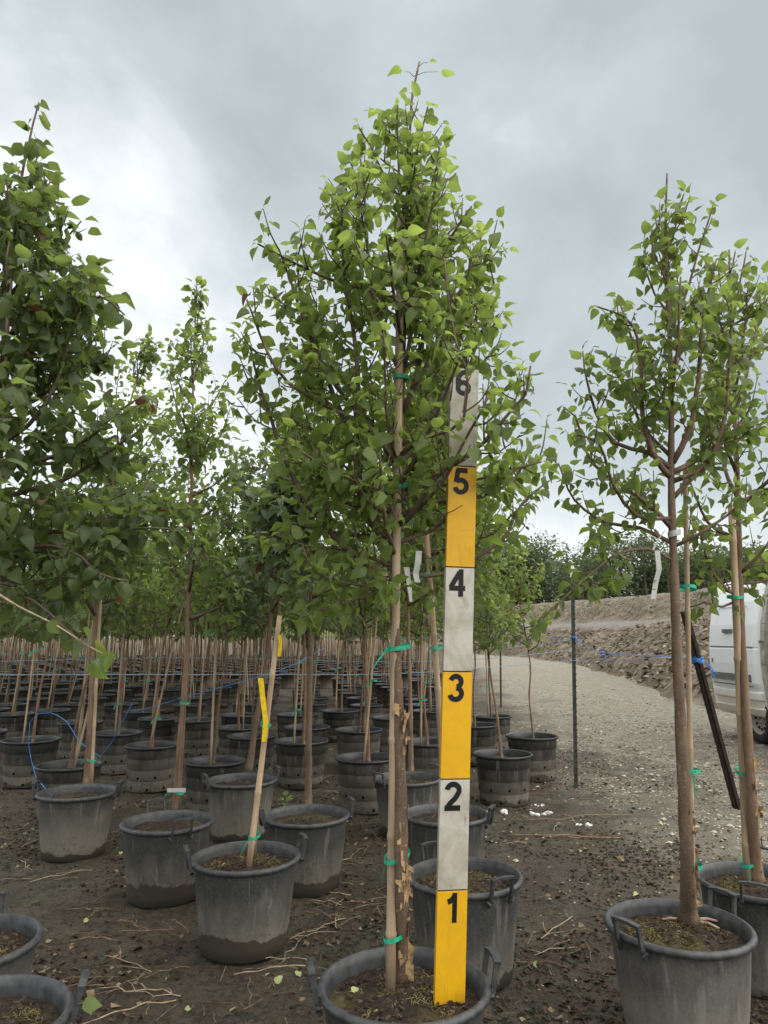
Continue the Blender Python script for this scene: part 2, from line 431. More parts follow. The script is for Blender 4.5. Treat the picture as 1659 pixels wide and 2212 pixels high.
def mat_ground():
    M = Mat('yard_earth'); g = M.attr('gravel')
    big = M.noise(0.55, 5, 0.6); med = M.noise(3.2, 6, 0.62); fine = M.noise(38, 6, 0.68); vf = M.noise(160, 4, 0.6)
    mud = M.mix(M.ramp(med, [(0.3, 0.0), (0.7, 1.0)]), (0.050, 0.034, 0.021), (0.122, 0.093, 0.058))
    mud = M.mix(M.math('MULTIPLY', M.ramp(big, [(0.42, 0.0), (0.60, 1.0)]), 0.65), mud, M.mix(med, (0.055, 0.058, 0.034), (0.12, 0.115, 0.075)))
    mud = M.mix(M.math('MULTIPLY', M.ramp(M.noise(1.3, 4, 0.6), [(0.5, 0.0), (0.62, 1.0)]), 0.6), mud, (0.062, 0.036, 0.022))
    mud = M.mix(M.math('MULTIPLY', M.ramp(fine, [(0.50, 0.0), (0.62, 1.0)]), 0.75), mud, (0.016, 0.012, 0.009))
    mud = M.mix(M.math('MULTIPLY', M.ramp(M.noise(8, 6, 0.75), [(0.54, 0.0), (0.60, 1.0)]), 0.7), mud, (0.02, 0.021, 0.016))
    mud = M.mix(M.math('MULTIPLY', M.ramp(M.noise(70, 3, 0.6), [(0.62, 0.0), (0.68, 1.0)]), 0.5), mud, (0.17, 0.145, 0.10))
    dry = M.mix(M.ramp(fine, [(0.35, 0.0), (0.7, 1.0)]), (0.10, 0.088, 0.062), (0.20, 0.18, 0.135))
    grv = M.mix(M.ramp(vf, [(0.35, 0.0), (0.65, 1.0)]), (0.135, 0.12, 0.092), (0.36, 0.33, 0.268))
    grv = M.mix(M.math('MULTIPLY', M.ramp(M.noise(6, 6, 0.75), [(0.50, 0.0), (0.62, 1.0)]), 0.5), grv, (0.12, 0.107, 0.082))
    vc = M.sep(M.vor(55, None, 'Color'))[0]
    grv = M.mix(M.ramp(vc, [(0.74, 0.0), (0.84, 0.6)]), grv, (0.40, 0.365, 0.295))
    grv = M.mix(M.ramp(vc, [(0.12, 0.5), (0.2, 0.0)]), grv, (0.09, 0.078, 0.058))
    v2 = M.sep(M.vor(13, None, 'Color'))[0]
    grv = M.mix(M.ramp(v2, [(0.72, 0.0), (0.86, 0.55)]), grv, (0.40, 0.37, 0.30))
    grv = M.mix(M.ramp(v2, [(0.1, 0.5), (0.22, 0.0)]), grv, (0.11, 0.097, 0.073))
    rut = M.ramp(M.noise(1.5, 5, 0.6, M.map(M.geo.outputs['Position'], (1.0, 0.11, 1))), [(0.44, 0.0), (0.58, 1.0)])
    grv = M.mix(M.math('MULTIPLY', rut, 0.6), grv, M.mix(fine, (0.19, 0.168, 0.125), (0.29, 0.26, 0.20)))
    grv = M.mix(M.math('MULTIPLY', M.ramp(med, [(0.48, 0.0), (0.6, 1.0)]), 0.35), grv, (0.16, 0.143, 0.108))
    c = M.mix(M.ramp(g, [(0.02, 0.0), (0.35, 1.0)]), mud, M.mix(M.ramp(med, [(0.4, 0.0), (0.6, 1.0)]), dry, mud))
    c = M.mix(M.ramp(g, [(0.3, 0.0), (0.95, 1.0)]), c, grv)
    wet = M.ramp(M.noise(1.7, 5, 0.6), [(0.42, 0.0), (0.58, 1.0)])
    r = M.mix(wet, (0.42, 0.42, 0.42), (0.9, 0.9, 0.9))
    r = M.mix(g, r, (0.9, 0.9, 0.9))
    M.p(Base_Color=c, Roughness=r); M.b.inputs['Specular IOR Level'].default_value = 0.35
    M.bump(M.math('ADD', fine, M.math('MULTIPLY', vf, 0.5)), 1.0, 0.045)
    return M.m
EARTH = mat_ground()
def axis_grid(segs):
    out = []
    for a, b, n in segs: out.extend(np.linspace(a, b, n, endpoint=False))
    out.append(segs[-1][1]); return np.array(out)
def ground_sheet():
    xs = axis_grid([(-400, -60, 8), (-60, -12, 24), (-12, -3.2, 90), (-3.2, 3.6, 210), (3.6, 9, 70), (9, 30, 50), (30, 400, 14)])
    ys = axis_grid([(-60, 0.4, 10), (0.4, 1.0, 8), (1.0, 8.5, 230), (8.5, 18, 110), (18, 40, 70), (40, 120, 50), (120, 900, 16)])
    X, Y = np.meshgrid(xs, ys)
    Z = ground_h(X, Y); G = gravel_mask(X, Y)
    right = X > bank_x(Y) + 1.0
    Z = np.where(right, -0.15, Z)
    V = np.stack([X, Y, Z], -1).reshape(-1, 3); nx = len(xs); ny = len(ys)
    i = np.arange(ny - 1)[:, None] * nx + np.arange(nx - 1)[None, :]
    q = np.stack([i, i + 1, i + 1 + nx, i + nx], -1).reshape(-1, 4)
    gm = G.reshape(-1)[q].mean(1); cx = V[q].mean(1)
    road = (gm > 0.5) & (cx[:, 1] < 160) & (cx[:, 1] > -6) & (cx[:, 0] < bank_x(cx[:, 1]) + 1.0)
    for name, sel in (('ground', ~road), ('gravel_road', road)):
        f = q[sel]; used = np.unique(f); mp = np.zeros(len(V), int); mp[used] = np.arange(len(used)); f = mp[f]
        mb = MB(); mb.add(V[used], np.concatenate([f[:, [0, 1, 2]], f[:, [0, 2, 3]]]))
        me = mb.mesh(name, EARTH)
        a = me.attributes.new('gravel', 'FLOAT', 'POINT'); a.data.foreach_set('value', G.reshape(-1)[used].astype(np.float32))
        o = link(name, me); tag(o, kind='structure')
ground_sheet()

def mat_bank():
    M = Mat('bank_rubble'); t = M.attr('tint')
    n = M.noise(0.9, 6, 0.65); f = M.noise(9, 6, 0.7); v = M.sep(M.vor(4.5, None, 'Color'))[0]
    slope = M.mix(M.ramp(f, [(0.35, 0.0), (0.7, 1.0)]), (0.085, 0.065, 0.045), (0.20, 0.16, 0.115))
    slope = M.mix(M.ramp(n, [(0.52, 0.0), (0.68, 0.8)]), slope, (0.30, 0.26, 0.18))
    slope = M.mix(M.ramp(v, [(0.8, 0.0), (0.86, 0.6)]), slope, (0.27, 0.24, 0.2))
    flat = M.mix(M.ramp(f, [(0.35, 0.0), (0.7, 1.0)]), (0.15, 0.137, 0.12), (0.25, 0.235, 0.21))
    c = M.mix(t, slope, flat)
    M.p(Base_Color=c, Roughness=0.95); M.b.inputs['Specular IOR Level'].default_value = 0.15
    M.bump(f, 0.9, 0.15)
    return M.m
def bank_profile(t):
    tt = np.array([-3, -0.4, 0.0, 0.5, 1.4, 2.4, 3.4, 5.0, 9.3, 10.0, 11.2, 12.4, 13.5, 16, 40, 200])
    zz = np.array([-0.3, -0.12, 0.02, 0.45, 1.05, 1.65, 1.95, 2.1, 2.45, 2.8, 3.7, 4.4, 4.7, 4.8, 5.0, 5.5])
    return np.interp(t, tt, zz)
def bank_h(Y, t):
    z = bank_profile(t + (fbm(Y * 0.25, t * 0.2, 3, 61) - 0.45) * 1.6)
    on = np.clip(t / 0.8, 0, 1)
    z = z + on * ((fbm(Y * 1.1, t * 1.1, 4, 71) - 0.45) * 0.35 + (fbm(Y * 4, t * 4, 3, 77) - 0.45) * 0.16)
    return z
def embankment():
    ts = axis_grid([(-2, 0, 4), (0, 4, 46), (4, 12, 44), (12, 40, 14), (40, 300, 6)])
    ys = axis_grid([(-20, 8, 8), (8, 14, 24), (14, 40, 180), (40, 95, 120), (95, 700, 14)])
    T, Y = np.meshgrid(ts, ys)
    Z = bank_h(Y, T); X = bank_x(Y) + T
    V = np.stack([X, Y, Z], -1).reshape(-1, 3); nx = len(ts)
    i = np.arange(len(ys) - 1)[:, None] * nx + np.arange(nx - 1)[None, :]
    q = np.stack([i, i + 1, i + 1 + nx, i + nx], -1).reshape(-1, 4)
    tint = (np.interp(T, [0, 3.0, 3.9, 9.0, 9.8, 13, 15], [0, 0, 1, 1, 0, 0.2, 0.4])).reshape(-1)
    mb = MB(); mb.add(V, np.concatenate([q[:, [0, 1, 2]], q[:, [0, 2, 3]]]), 0, tint)
    o = link('embankment', mb.mesh('embankment', mat_bank())); tag(o, kind='structure')
    return o
BANK = embankment()

def hull_mesh(name, rg, mat, sx, sy, sz, n=13):
    import bmesh
    bm = bmesh.new()
    for k in range(n):
        v = Vector((rg.gauss(0, 1), rg.gauss(0, 1), rg.gauss(0, 1))).normalized() * rg.uniform(0.75, 1.0)
        bm.verts.new((v.x * sx, v.y * sy, v.z * sz))
    r = bmesh.ops.convex_hull(bm, input=bm.verts)
    bmesh.ops.delete(bm, geom=[g for g in r['geom_interior'] if isinstance(g, bmesh.types.BMVert)], context='VERTS')
    me = bpy.data.meshes.new(name); bm.to_mesh(me); bm.free(); me.materials.append(mat)
    return me
def mesh_arrays(me):
    v = np.array([tuple(x.co) for x in me.vertices]); t = []
    for p in me.polygons:
        q = list(p.vertices)
        for k in range(1, len(q) - 1): t.append((q[0], q[k], q[k + 1]))
    return v, np.array(t)
ROCKM = [mat_plain('rock_brown', (0.095, 0.072, 0.052), 0.9, 0.2, 0.45, 6, 0.5), mat_plain('rock_grey', (0.14, 0.115, 0.088), 0.9, 0.2, 0.4, 6, 0.5),
         mat_plain('rock_pale', (0.24, 0.20, 0.145), 0.9, 0.2, 0.3, 6, 0.5)]
rg = rngf(11)
ROCKS = [hull_mesh('rock', rg, ROCKM[(0, 0, 1, 1, 2, 0)[k]], 1.0, rg.uniform(0.55, 0.8), rg.uniform(0.25, 0.42)) for k in range(6)]
ROCKA = [mesh_arrays(m) for m in ROCKS]
def rot3(rx, ry, rz): return np.array(Matrix.Rotation(rz, 3, 'Z') @ Matrix.Rotation(ry, 3, 'Y') @ Matrix.Rotation(rx, 3, 'X'))
def rock_spots(n, ylo, yhi, smin, smax, pw):
    for k in range(n):
        Y = ylo + (yhi - ylo) * rg.random() ** pw
        t = rg.uniform(0.05, 3.1) if rg.random() < 0.72 else rg.uniform(9.6, 12.6)
        yield Y, t, rg.uniform(smin, smax)
for Y, t, s in rock_spots(280, 13.5, 48, 0.10, 0.28, 1.4):
    o = link('rock', ROCKS[rg.randrange(6)], BANK)
    o.location = (float(bank_x(Y)) + t, Y, float(bank_h(Y, t)) + s * 0.10)
    o.rotation_euler = (rg.uniform(-0.4, 0.4), rg.uniform(-0.75, 0.0), rg.uniform(0, 6.3)); o.scale = (s, s, s)
mb = MB()
for Y, t, s in rock_spots(4200, 13, 90, 0.04, 0.16, 1.3):
    v, f = ROCKA[rg.randrange(6)]
    mb.add((v * s) @ rot3(rg.uniform(-0.5, 0.5), rg.uniform(-0.6, 0.2), rg.uniform(0, 6.3)).T + np.array([float(bank_x(Y)) + t, Y, float(bank_h(Y, t)) + s * 0.1]), f, rg.choice((0, 0, 1, 1, 2)))
o = link('rubble', mb.mesh('rubble', ROCKM, smooth=False), BANK); o['kind'] = 'stuff'

def woodland():
    rg = rngf(5); mb = MB()
    quad = np.array([(-0.5, 0, 0), (0, -0.38, 0.08), (0.5, 0, 0), (0, 0.38, 0.08)]); qt = np.array([(0, 1, 2), (0, 2, 3)])
    NR = np.random.RandomState(6); ROTQ = np.stack([quad @ rot3(rg.uniform(-.9, .9), rg.uniform(-.9, .9), rg.uniform(0, 6.3)).T for _ in range(256)])
    spots = []
    for k in range(240):
        X = rg.uniform(4, 95); Y = rg.uniform(78, 105)
        spots.append((X, Y))
    for X, Y in spots:
        t = X - float(bank_x(Y)); z0 = max(0.0, float(bank_profile(t))) - 0.3
        H = rg.uniform(6.5, 9.0) + (1.2 if rg.random() < 0.2 else 0); R = rg.uniform(2.4, 3.8)
        v, f = tube([(X, Y, z0), (X + rg.uniform(-.3, .3), Y, z0 + H * 0.8)], [0.18, 0.05], 5); mb.add(v, f, 1)
        lobes = [(rg.uniform(-.5, .5) * R, rg.uniform(-.5, .5) * R, H * rg.uniform(0.12, 0.88), rg.uniform(0.38, 0.62) * R) for _ in range(13)]
        base = rg.uniform(0.1, 0.75)
        for lx, ly, lz, lr in lobes:
            bt = min(1, max(0, base + rg.uniform(-.25, .25)))
            n = 84; D = NR.randn(n, 3); D /= np.linalg.norm(D, axis=1)[:, None]; D *= (lr * (0.4 + 0.68 * NR.rand(n) ** 0.6))[:, None]; D[:, 2] *= 0.8
            Q = ROTQ[NR.randint(0, 256, n)] * (0.18 + 0.24 * NR.rand(n))[:, None, None] + (D + np.array((X + lx, Y + ly, z0 + lz)))[:, None, :]
            tt = np.clip(bt + NR.uniform(-.15, .15, n), 0, 0.94)
            mb.add(Q.reshape(-1, 3), (np.arange(n)[:, None, None] * 4 + qt[None]).reshape(-1, 3), 0, np.repeat(tt, 4))
    o = link('woodland', mb.mesh('woodland', [LEAF_WOOD, BARK_TWIG], smooth=False))
    tag(o, 'dark green wood closing the view beyond the rubble bank', 'woodland', kind='stuff')
woodland()

# ------------------------------------------------------------------ leaves and trees
def leaf_template(seed, curl=0.5, fold=0.25, hi=True):
    rg = rngf(seed)
    ts = [0.0, 0.10, 0.28, 0.5, 0.72, 0.88, 1.0] if hi else [0.0, 0.22, 0.6, 1.0]
    ws = [0.0, 0.26, 0.37, 0.36, 0.24, 0.10, 0.0] if hi else [0.0, 0.34, 0.30, 0.0]
    sweep = rg.uniform(-0.10, 0.10); mids, L, R = [], [], []
    ph = rg.uniform(0, 6)
    for t, w in zip(ts, ws):
        a = curl * t; x = t * math.cos(a * 0.6); z = -t * math.sin(a * 0.75) * 0.9
        y = sweep * t * t
        ww = w * rg.uniform(0.92, 1.08)
        rip = 0.035 * math.sin(ph + t * 9) * (1 if hi else 0)
        mids.append((x, y, z)); back = -0.05 * (1 - t) if w else 0
        L.append((x + back, y + ww * math.cos(fold), z + ww * math.sin(fold) + rip)); R.append((x + back, y - ww * math.cos(fold), z + ww * math.sin(fold) - rip))
    V = list(mids); n = len(ts); li, ri = {}, {}
    for i in range(1, n - 1): li[i] = len(V); V.append(L[i])
    for i in range(1, n - 1): ri[i] = len(V); V.append(R[i])
    T = []
    for d, sg in ((li, 1), (ri, -1)):
        for i in range(0, n - 1):
            a, b = i, i + 1; la, lb = d.get(a), d.get(b)
            tri = []
            if la is None and lb is not None: tri = [(a, b, lb)]
            elif la is not None and lb is None: tri = [(a, b, la)]
            elif la is not None: tri = [(a, b, lb), (a, lb, la)]
            for q in tri: T.append(q if sg > 0 else (q[0], q[2], q[1]))
    k = len(V); V += [(-0.26, 0.012, 0.06), (-0.26, -0.012, 0.06), (0.03, -0.012, 0), (0.03, 0.012, 0)]
    T += [(k, k + 1, k + 2), (k, k + 2, k + 3)]
    V = np.array(V); V[:, 0] += 0.26
    if hi: V = V + np.stack([0 * V[:, 0], 0.03 * np.sin(V[:, 0] * 7 + ph), 0.045 * np.sin(V[:, 0] * 6 + V[:, 1] * 9 + ph * 2)], 1)
    C = np.full(len(V), -0.06); C[:n] = 0.12; C[-4:] = 0.2
    return V, np.array(T), C
LEAVES_HI = [leaf_template(s, c, fo) for s, c, fo in ((1, 0.3, 0.2), (2, 0.7, 0.35), (3, 1.05, 0.15), (4, 0.5, 0.55), (5, 1.4, 0.4), (6, 0.15, 0.1), (7, 0.9, 0.75), (8, 1.7, 0.25), (9, 0.5, -0.25), (10, 1.1, -0.15))]
NL = len(LEAVES_HI)
LEAVES_LO = [leaf_template(s, c, fo, False) for s, c, fo in ((1, 0.4, 0.25), (2, 0.8, 0.35), (3, 1.1, 0.2))]

def unit(v): return v / (np.linalg.norm(v) + 1e-12)
UP = np.array((0, 0, 1.0))
class TreeGrow:
    def __init__(self, seed, axis, env, leaf=0.066, droop=0.6, twig=1.0, space=0.036, hi=True, tw_gap=0.05, tint=(0.15, 0.85), brown=0.01, outer=1.06):
        self.rg = rngf(seed); self.axis = smooth_pts(axis, 0.06); self.env = np.array(env, float)
        self.leaf = leaf; self.droop = droop; self.tw = twig; self.space = space; self.hi = hi; self.gap = tw_gap
        self.tint = tint; self.brown = brown; self.outer = outer
        self.limbs = []; self.leaves = []; self.twigs = []
    def ax(self, z):
        a = self.axis
        return np.array([np.interp(z, a[:, 2], a[:, 0]), np.interp(z, a[:, 2], a[:, 1]), z])
    def R(self, z, dx):
        e = self.env
        if z < e[0, 0] - 0.02 or z > e[-1, 0] + 0.05: return 0.04
        rl = np.interp(z, e[:, 0], e[:, 1]); rr = np.interp(z, e[:, 0], e[:, 2])
        k = 0.5 + 0.5 * dx
        return rl * (1 - k) + rr * k
    def inside(self, p, m=1.0):
        a = self.ax(p[2]); d = p - a; r = math.hypot(d[0], d[1])
        return r <= self.R(p[2], d[0] / (r + 1e-9)) * m
    def add_leaf(self, p, d, up):
        n = up - d * up.dot(d); n = unit(n)
        s = np.cross(n, d)
        sc = self.leaf * (self.rg.uniform(0.62, 1.2) if self.rg.random() < 0.8 else self.rg.uniform(0.35, 0.7))
        M = np.stack([d, s, n], 1) * sc
        tt = self.rg.uniform(*self.tint)
        if self.rg.random() < self.brown: tt = 1.0
        self.leaves.append((p, M, tt, self.rg.randrange(NL if self.hi else 3)))
    def dress(self, pts, start=0.0, space=None):
        rg = self.rg; space = space or self.space
        seg = np.linalg.norm(np.diff(pts, axis=0), axis=1); cum = np.concatenate([[0], np.cumsum(seg)]); L = cum[-1]
        s = max(start, space * 0.5); k = 0; a0 = rg.uniform(0, 6.3)
        while s < L + 1e-6:
            i = min(len(pts) - 2, int(np.searchsorted(cum, s) - 1)); i = max(i, 0)
            fr = (s - cum[i]) / (seg[i] + 1e-9); p = pts[i] + (pts[i + 1] - pts[i]) * fr; t = unit(pts[i + 1] - pts[i])
            b = unit(np.cross(t, UP + 0.01)) if abs(t[2]) < 0.97 else np.array((1.0, 0, 0)); c = np.cross(t, b)
            for q in (0, 1):
                if rg.random() < 0.12: continue
                a = a0 + k * math.pi / 2 + q * math.pi + rg.uniform(-.4, .4)
                per = b * math.cos(a) + c * math.sin(a)
                d = unit(per * rg.uniform(0.7, 1.1) + t * rg.uniform(0.1, 0.7) + np.array((0, 0, -1.0)) * self.droop * rg.uniform(0.2, 1.5))
                up = unit(UP + np.array((rg.gauss(0, .6), rg.gauss(0, .6), 0)) + per * 0.25)
                self.add_leaf(p, d, up)
            s += space * rg.uniform(0.8, 1.35); k += 1
        d = unit(unit(pts[-1] - pts[-2]) + np.array((rg.gauss(0, .3), rg.gauss(0, .3), -self.droop * 0.5)))
        self.add_leaf(pts[-1], d, unit(UP + np.array((rg.gauss(0, .3), rg.gauss(0, .3), 0))))
    def side(self, pts, f0=0.15, sub=True, scale=1.0, li=None):
        rg = self.rg
        seg = np.linalg.norm(np.diff(pts, axis=0), axis=1); cum = np.concatenate([[0], np.cumsum(seg)]); L = cum[-1]
        s = L * f0; k = 0; a0 = rg.uniform(0, 6.3)
        while s < L:
            i = min(len(pts) - 2, max(0, int(np.searchsorted(cum, s) - 1))); p = pts[i] + (pts[i + 1] - pts[i]) * ((s - cum[i]) / (seg[i] + 1e-9)); t = unit(pts[i + 1] - pts[i])
            b = unit(np.cross(t, UP + 0.013)); c = np.cross(t, b)
            a = a0 + k * 2.4 + rg.uniform(-.5, .5)
            per = b * math.cos(a) + c * math.sin(a)
            l = scale * self.tw * rg.uniform(0.07, 0.22) * (1 - 0.4 * s / L)
            d = unit(per * 0.95 + t * 0.65 + UP * 0.25)
            for tr in range(3):
                e = p + d * l + UP * l * 0.25
                if self.inside(e, self.outer): break
                l *= 0.6
            if l > 0.03:
                m = p + d * l * 0.55 - UP * l * 0.03
                tp = smooth_pts([p, m, e], max(0.02, l / 5))
                self.twigs.append((tp, 0.0024 * (1 + l * 2), li))
                self.dress(tp, 0.02)
                if sub and l > 0.12:
                    self.side(tp, 0.3, False, 0.6, li)
            s += self.gap * rg.uniform(0.7, 1.4); k += 1
    def limb(self, pts, r0, r1=0.003, f0=0.15, bare_tip=False, twigs=True):
        pts = smooth_pts(pts, 0.05)
        w = np.cumsum([[self.rg.gauss(0, 0.0016) for _ in range(3)] for _ in range(len(pts))], axis=0); w -= w[0]
        pts = pts + w
        li = len(self.limbs)
        self.limbs.append((pts, np.linspace(r0, r1, len(pts))))
        if twigs: self.side(pts, f0, li=li)
        n = len(pts); 
        if not bare_tip: self.dress(pts[int(n * 0.6):], 0.0, self.space * 1.3)
    def auto(self, n, zlo, zhi, r0=0.011, rise=(0.15, 0.75), az0=None):
        rg = self.rg; ztop = self.env[-1, 0]; az = rg.uniform(0, 6.3) if az0 is None else az0
        for k in range(n):
            az += 2.4 + rg.uniform(-.3, .3)
            zs = zlo + (zhi - zlo) * (k + rg.random()) / n
            ze = min(zs + rg.uniform(*rise), ztop - 0.05); zs = min(zs, ztop - 0.12)
            o = np.array((math.cos(az), math.sin(az), 0)); p0 = self.ax(zs)
            r = self.R(ze, o[0]) * rg.uniform(0.72, 0.99)
            e = self.ax(ze) + o * r
            m = p0 + o * r * rg.uniform(0.45, 0.62) + UP * (ze - zs) * rg.uniform(0.28, 0.42)
            self.limb([p0, m, e], r0 * (1.15 - 0.6 * (zs - zlo) / max(0.1, zhi - zlo)), 0.003)
    def leaf_mesh(self, sel, mat, name='crown'):
        mb = MB(); tm = LEAVES_HI if self.hi else LEAVES_LO
        for k in sel:
            p, M, tt, v = self.leaves[k]; V, T, C = tm[v]
            mb.add(V @ M.T + p, T, 0, np.clip(C + tt, 0, 0.94) if tt < 0.95 else 1.0)
        return mb.mesh(name, mat)
def trunk_mesh(axis, r0, r1, n=12, flare=1.6, seed=1, name='trunk', mat=None, rough=0.08):
    P = smooth_pts(axis, 0.03); k = len(P); rg = rngf(seed)
    h = np.concatenate([[0], np.cumsum(np.linalg.norm(np.diff(P, axis=0), axis=1))]); f = h / h[-1]
    rad = r0 + (r1 - r0) * f ** 0.85
    rad = rad * (1 + (flare - 1) * np.exp(-h / 0.035)) * (1 + 0.05 * np.sin(h * 23 + seed))
    V, T = tube(P, rad, n)
    W = V[:k * n].reshape(k, n, 3); C = P[:, None, :]
    j = np.arange(n)[None, :] * np.ones((k, 1))
    lump = 1 + rough * (vnoise(j * 0.8 + seed * 7, h[:, None] * 40 + 0 * j, seed) - 0.5) * 2
    W[:] = C + (W - C) * lump[:, :, None]
    mb = MB(); mb.add(V, T)
    return mb.mesh(name, mat)

LEAFMESH = {}
def leaf_objs(mat):
    if mat.name not in LEAFMESH:
        L = []
        for v in range(NL):
            for k in range(8):
                mb = MB(); V, T, C = LEAVES_HI[v]; mb.add(V, T, 0, np.clip(C + 0.1 + 0.8 * k / 7, 0, 0.94)); L.append(mb.mesh('leaf', mat))
        mb = MB(); mb.add(LEAVES_HI[1][0], LEAVES_HI[1][1], 0, 1.0); L.append(mb.mesh('leaf', mat)); LEAFMESH[mat.name] = L
    return LEAFMESH[mat.name]
def build_tree(root, g, r_base, mat_leafy, bark, twigm, n_leaf_obj=0, r_top=0.004, flare=1.6, sides=12, seed=1, lo_branch=False):
    """root is an Empty in the world; the grower works in world coordinates minus the root's place"""
    link('trunk', trunk_mesh(g.axis[::max(1, len(g.axis) // 40)], r_base, r_top, sides, flare, seed, mat=bark), root)
    allb = MB()
    for i, (pts, rad) in enumerate(g.limbs):
        mb = allb if lo_branch else MB()
        mb.add(*tube(pts, rad, 5 if lo_branch else 7))
        for tp, r, li in g.twigs:
            if li == i: mb.add(*tube(tp, np.linspace(r, r * 0.45, len(tp)), 3 if lo_branch else 4, False))
        if not lo_branch: link('branch', mb.mesh('branch', twigm), root)
    rest = [x for x in g.twigs if x[2] is None]
    for tp, r, li in rest:
        mb = allb if lo_branch else MB()
        mb.add(*tube(tp, np.linspace(r, r * 0.45, len(tp)), 3 if lo_branch else 4, False))
        if not lo_branch: link('twig', mb.mesh('twig', twigm), root)
    if lo_branch: link('branch', allb.mesh('branch', twigm), root)
    idx = list(range(len(g.leaves)))
    if n_leaf_obj:
        cl = np.array(cam.location); L = np.array(root.location)
        idx.sort(key=lambda k: np.linalg.norm(g.leaves[k][0] + L - cl) * (1 if 0 <= 1 else 0))
        def inframe(k):
            q = g.leaves[k][0] + L - cl; zc = q[1] * CT + q[2] * ST
            return abs(q[0] / zc) < 0.545 and abs((-q[1] * ST + q[2] * CT) / zc) < 0.725
        seen = [k for k in idx if inframe(k)]
        pick = seen[:n_leaf_obj]; ps = set(pick)
        ms = leaf_objs(mat_leafy)
        for k in pick:
            p, M, tt, v = g.leaves[k]
            o = bpy.data.objects.new('leaf', ms[NL * 8] if tt > 0.95 else ms[v * 8 + min(7, int(tt * 8))]); COL.objects.link(o); o.parent = root
            m = Matrix([list(M[r]) + [p[r]] for r in range(3)] + [[0, 0, 0, 1]]); o.matrix_local = m
        idx = [k for k in idx if k not in ps]
    o = link('crown', g.leaf_mesh(idx, mat_leafy), root); o['kind'] = 'stuff'
    return root

# ------------------------------------------------------------------ pots
RIM_R, POT_H, SOIL_Z = 0.243, 0.375, 0.325
def wob(seed, a=0.006):
    rg = rngf(seed); p1, p2 = rg.uniform(0, 6), rg.uniform(0, 6)
    return lambda ang, z: 1 + a * np.sin(2 * ang + p1) * (z / 0.38) + a * 0.5 * np.sin(3 * ang + p2)
def me_from(parts, name, mat, smooth=True):
    mb = MB()
    for v, t in parts: mb.add(v, t)
    return mb.mesh(name, mat, smooth)
PB = [(0.0, 0.0), (0.178, 0.0), (0.186, 0.006), (0.190, 0.05), (0.203, 0.14), (0.214, 0.24), (0.222, 0.33), (0.2235, 0.352)]
POT_BODIES = [me_from([lathe(PB, 56, wob(q, 0.010))], 'pot_body', POT_A) for q in (1, 2, 3)]
POT_BODIES_CLEAN = [me_from([lathe(PB, 56, wob(q, 0.010))], 'pot_body', POT_CLEAN) for q in (1, 2, 3)]
def rim_prof():
    out = [(0.222, 0.346)]
    for k in range(11):
        a = -1.9 + k / 10 * (math.pi + 0.75)
        out.append((0.2315 + 0.0125 * math.cos(a), 0.3635 + 0.0125 * math.sin(a)))
    out += [(0.217, 0.350), (0.212, 0.31), (0.207, 0.28)]
    return out
POT_RIMS = [me_from([lathe(rim_prof(), 56, wob(q, 0.010))], 'rim', RIM) for q in (1, 2, 3)]
def soil_mesh(r, z, seed, dome=0.02):
    n = 36; rings = [0, .12, .25, .38, .5, .62, .74, .85, .94, 1.0]; V = [(0, 0, z + dome)]; T = []
    for i, f in enumerate(rings[1:]):
        for j in range(n):
            a = j / n * 2 * math.pi; x, y = r * f * math.cos(a), r * f * math.sin(a)
            h = (float(fbm(x * 30 + seed * 9, y * 30, 3, seed)) - 0.44) * 0.045 * (1 if f < 0.95 else 0.3)
            V.append((x, y, z + dome * (1 - f) + h))
    for j in range(n): T.append((0, 1 + j, 1 + (j + 1) % n))
    for i in range(len(rings) - 2):
        for j in range(n):
            q = 1 + i * n + j; s = 1 + i * n + (j + 1) % n
            T += [(q, q + n, s + n), (q, s + n, s)]
    return me_from([(np.array(V), np.array(T))], 'soil', SOIL)
SOILS = [soil_mesh(0.2135, SOIL_Z, s) for s in (1, 2, 3)]
def handle_mesh():
    parts = []; w = 0.048
    def P(s, r, z): return (r, s, z)
    for s in (-1, 1):
        parts.append(bar(P(s * w, 0.2375, 0.325), P(s * w, 0.2475, 0.36), 0.013, 0.013, (1, 0, 0)))
        parts.append(bar(P(s * w, 0.2465, 0.350), P(s * w * 0.97, 0.262, 0.428), 0.009, 0.015, (1, 0, 0)))
        parts.append(bar(P(s * w, 0.2475, 0.335), P(s * (w + 0.014), 0.2415, 0.350), 0.008, 0.012, (1, 0, 0)))
    pts = [P(-w - 0.004, 0.262, 0.427), P(-w * 0.4, 0.266, 0.432), P(w * 0.4, 0.266, 0.432), P(w + 0.004, 0.262, 0.427)]
    for a, b in zip(pts, pts[1:]): parts.append(bar(a, b, 0.020, 0.0085, (0, 0, 1)))
    return me_from(parts, 'handle', RIM, False)
HANDLE = handle_mesh()
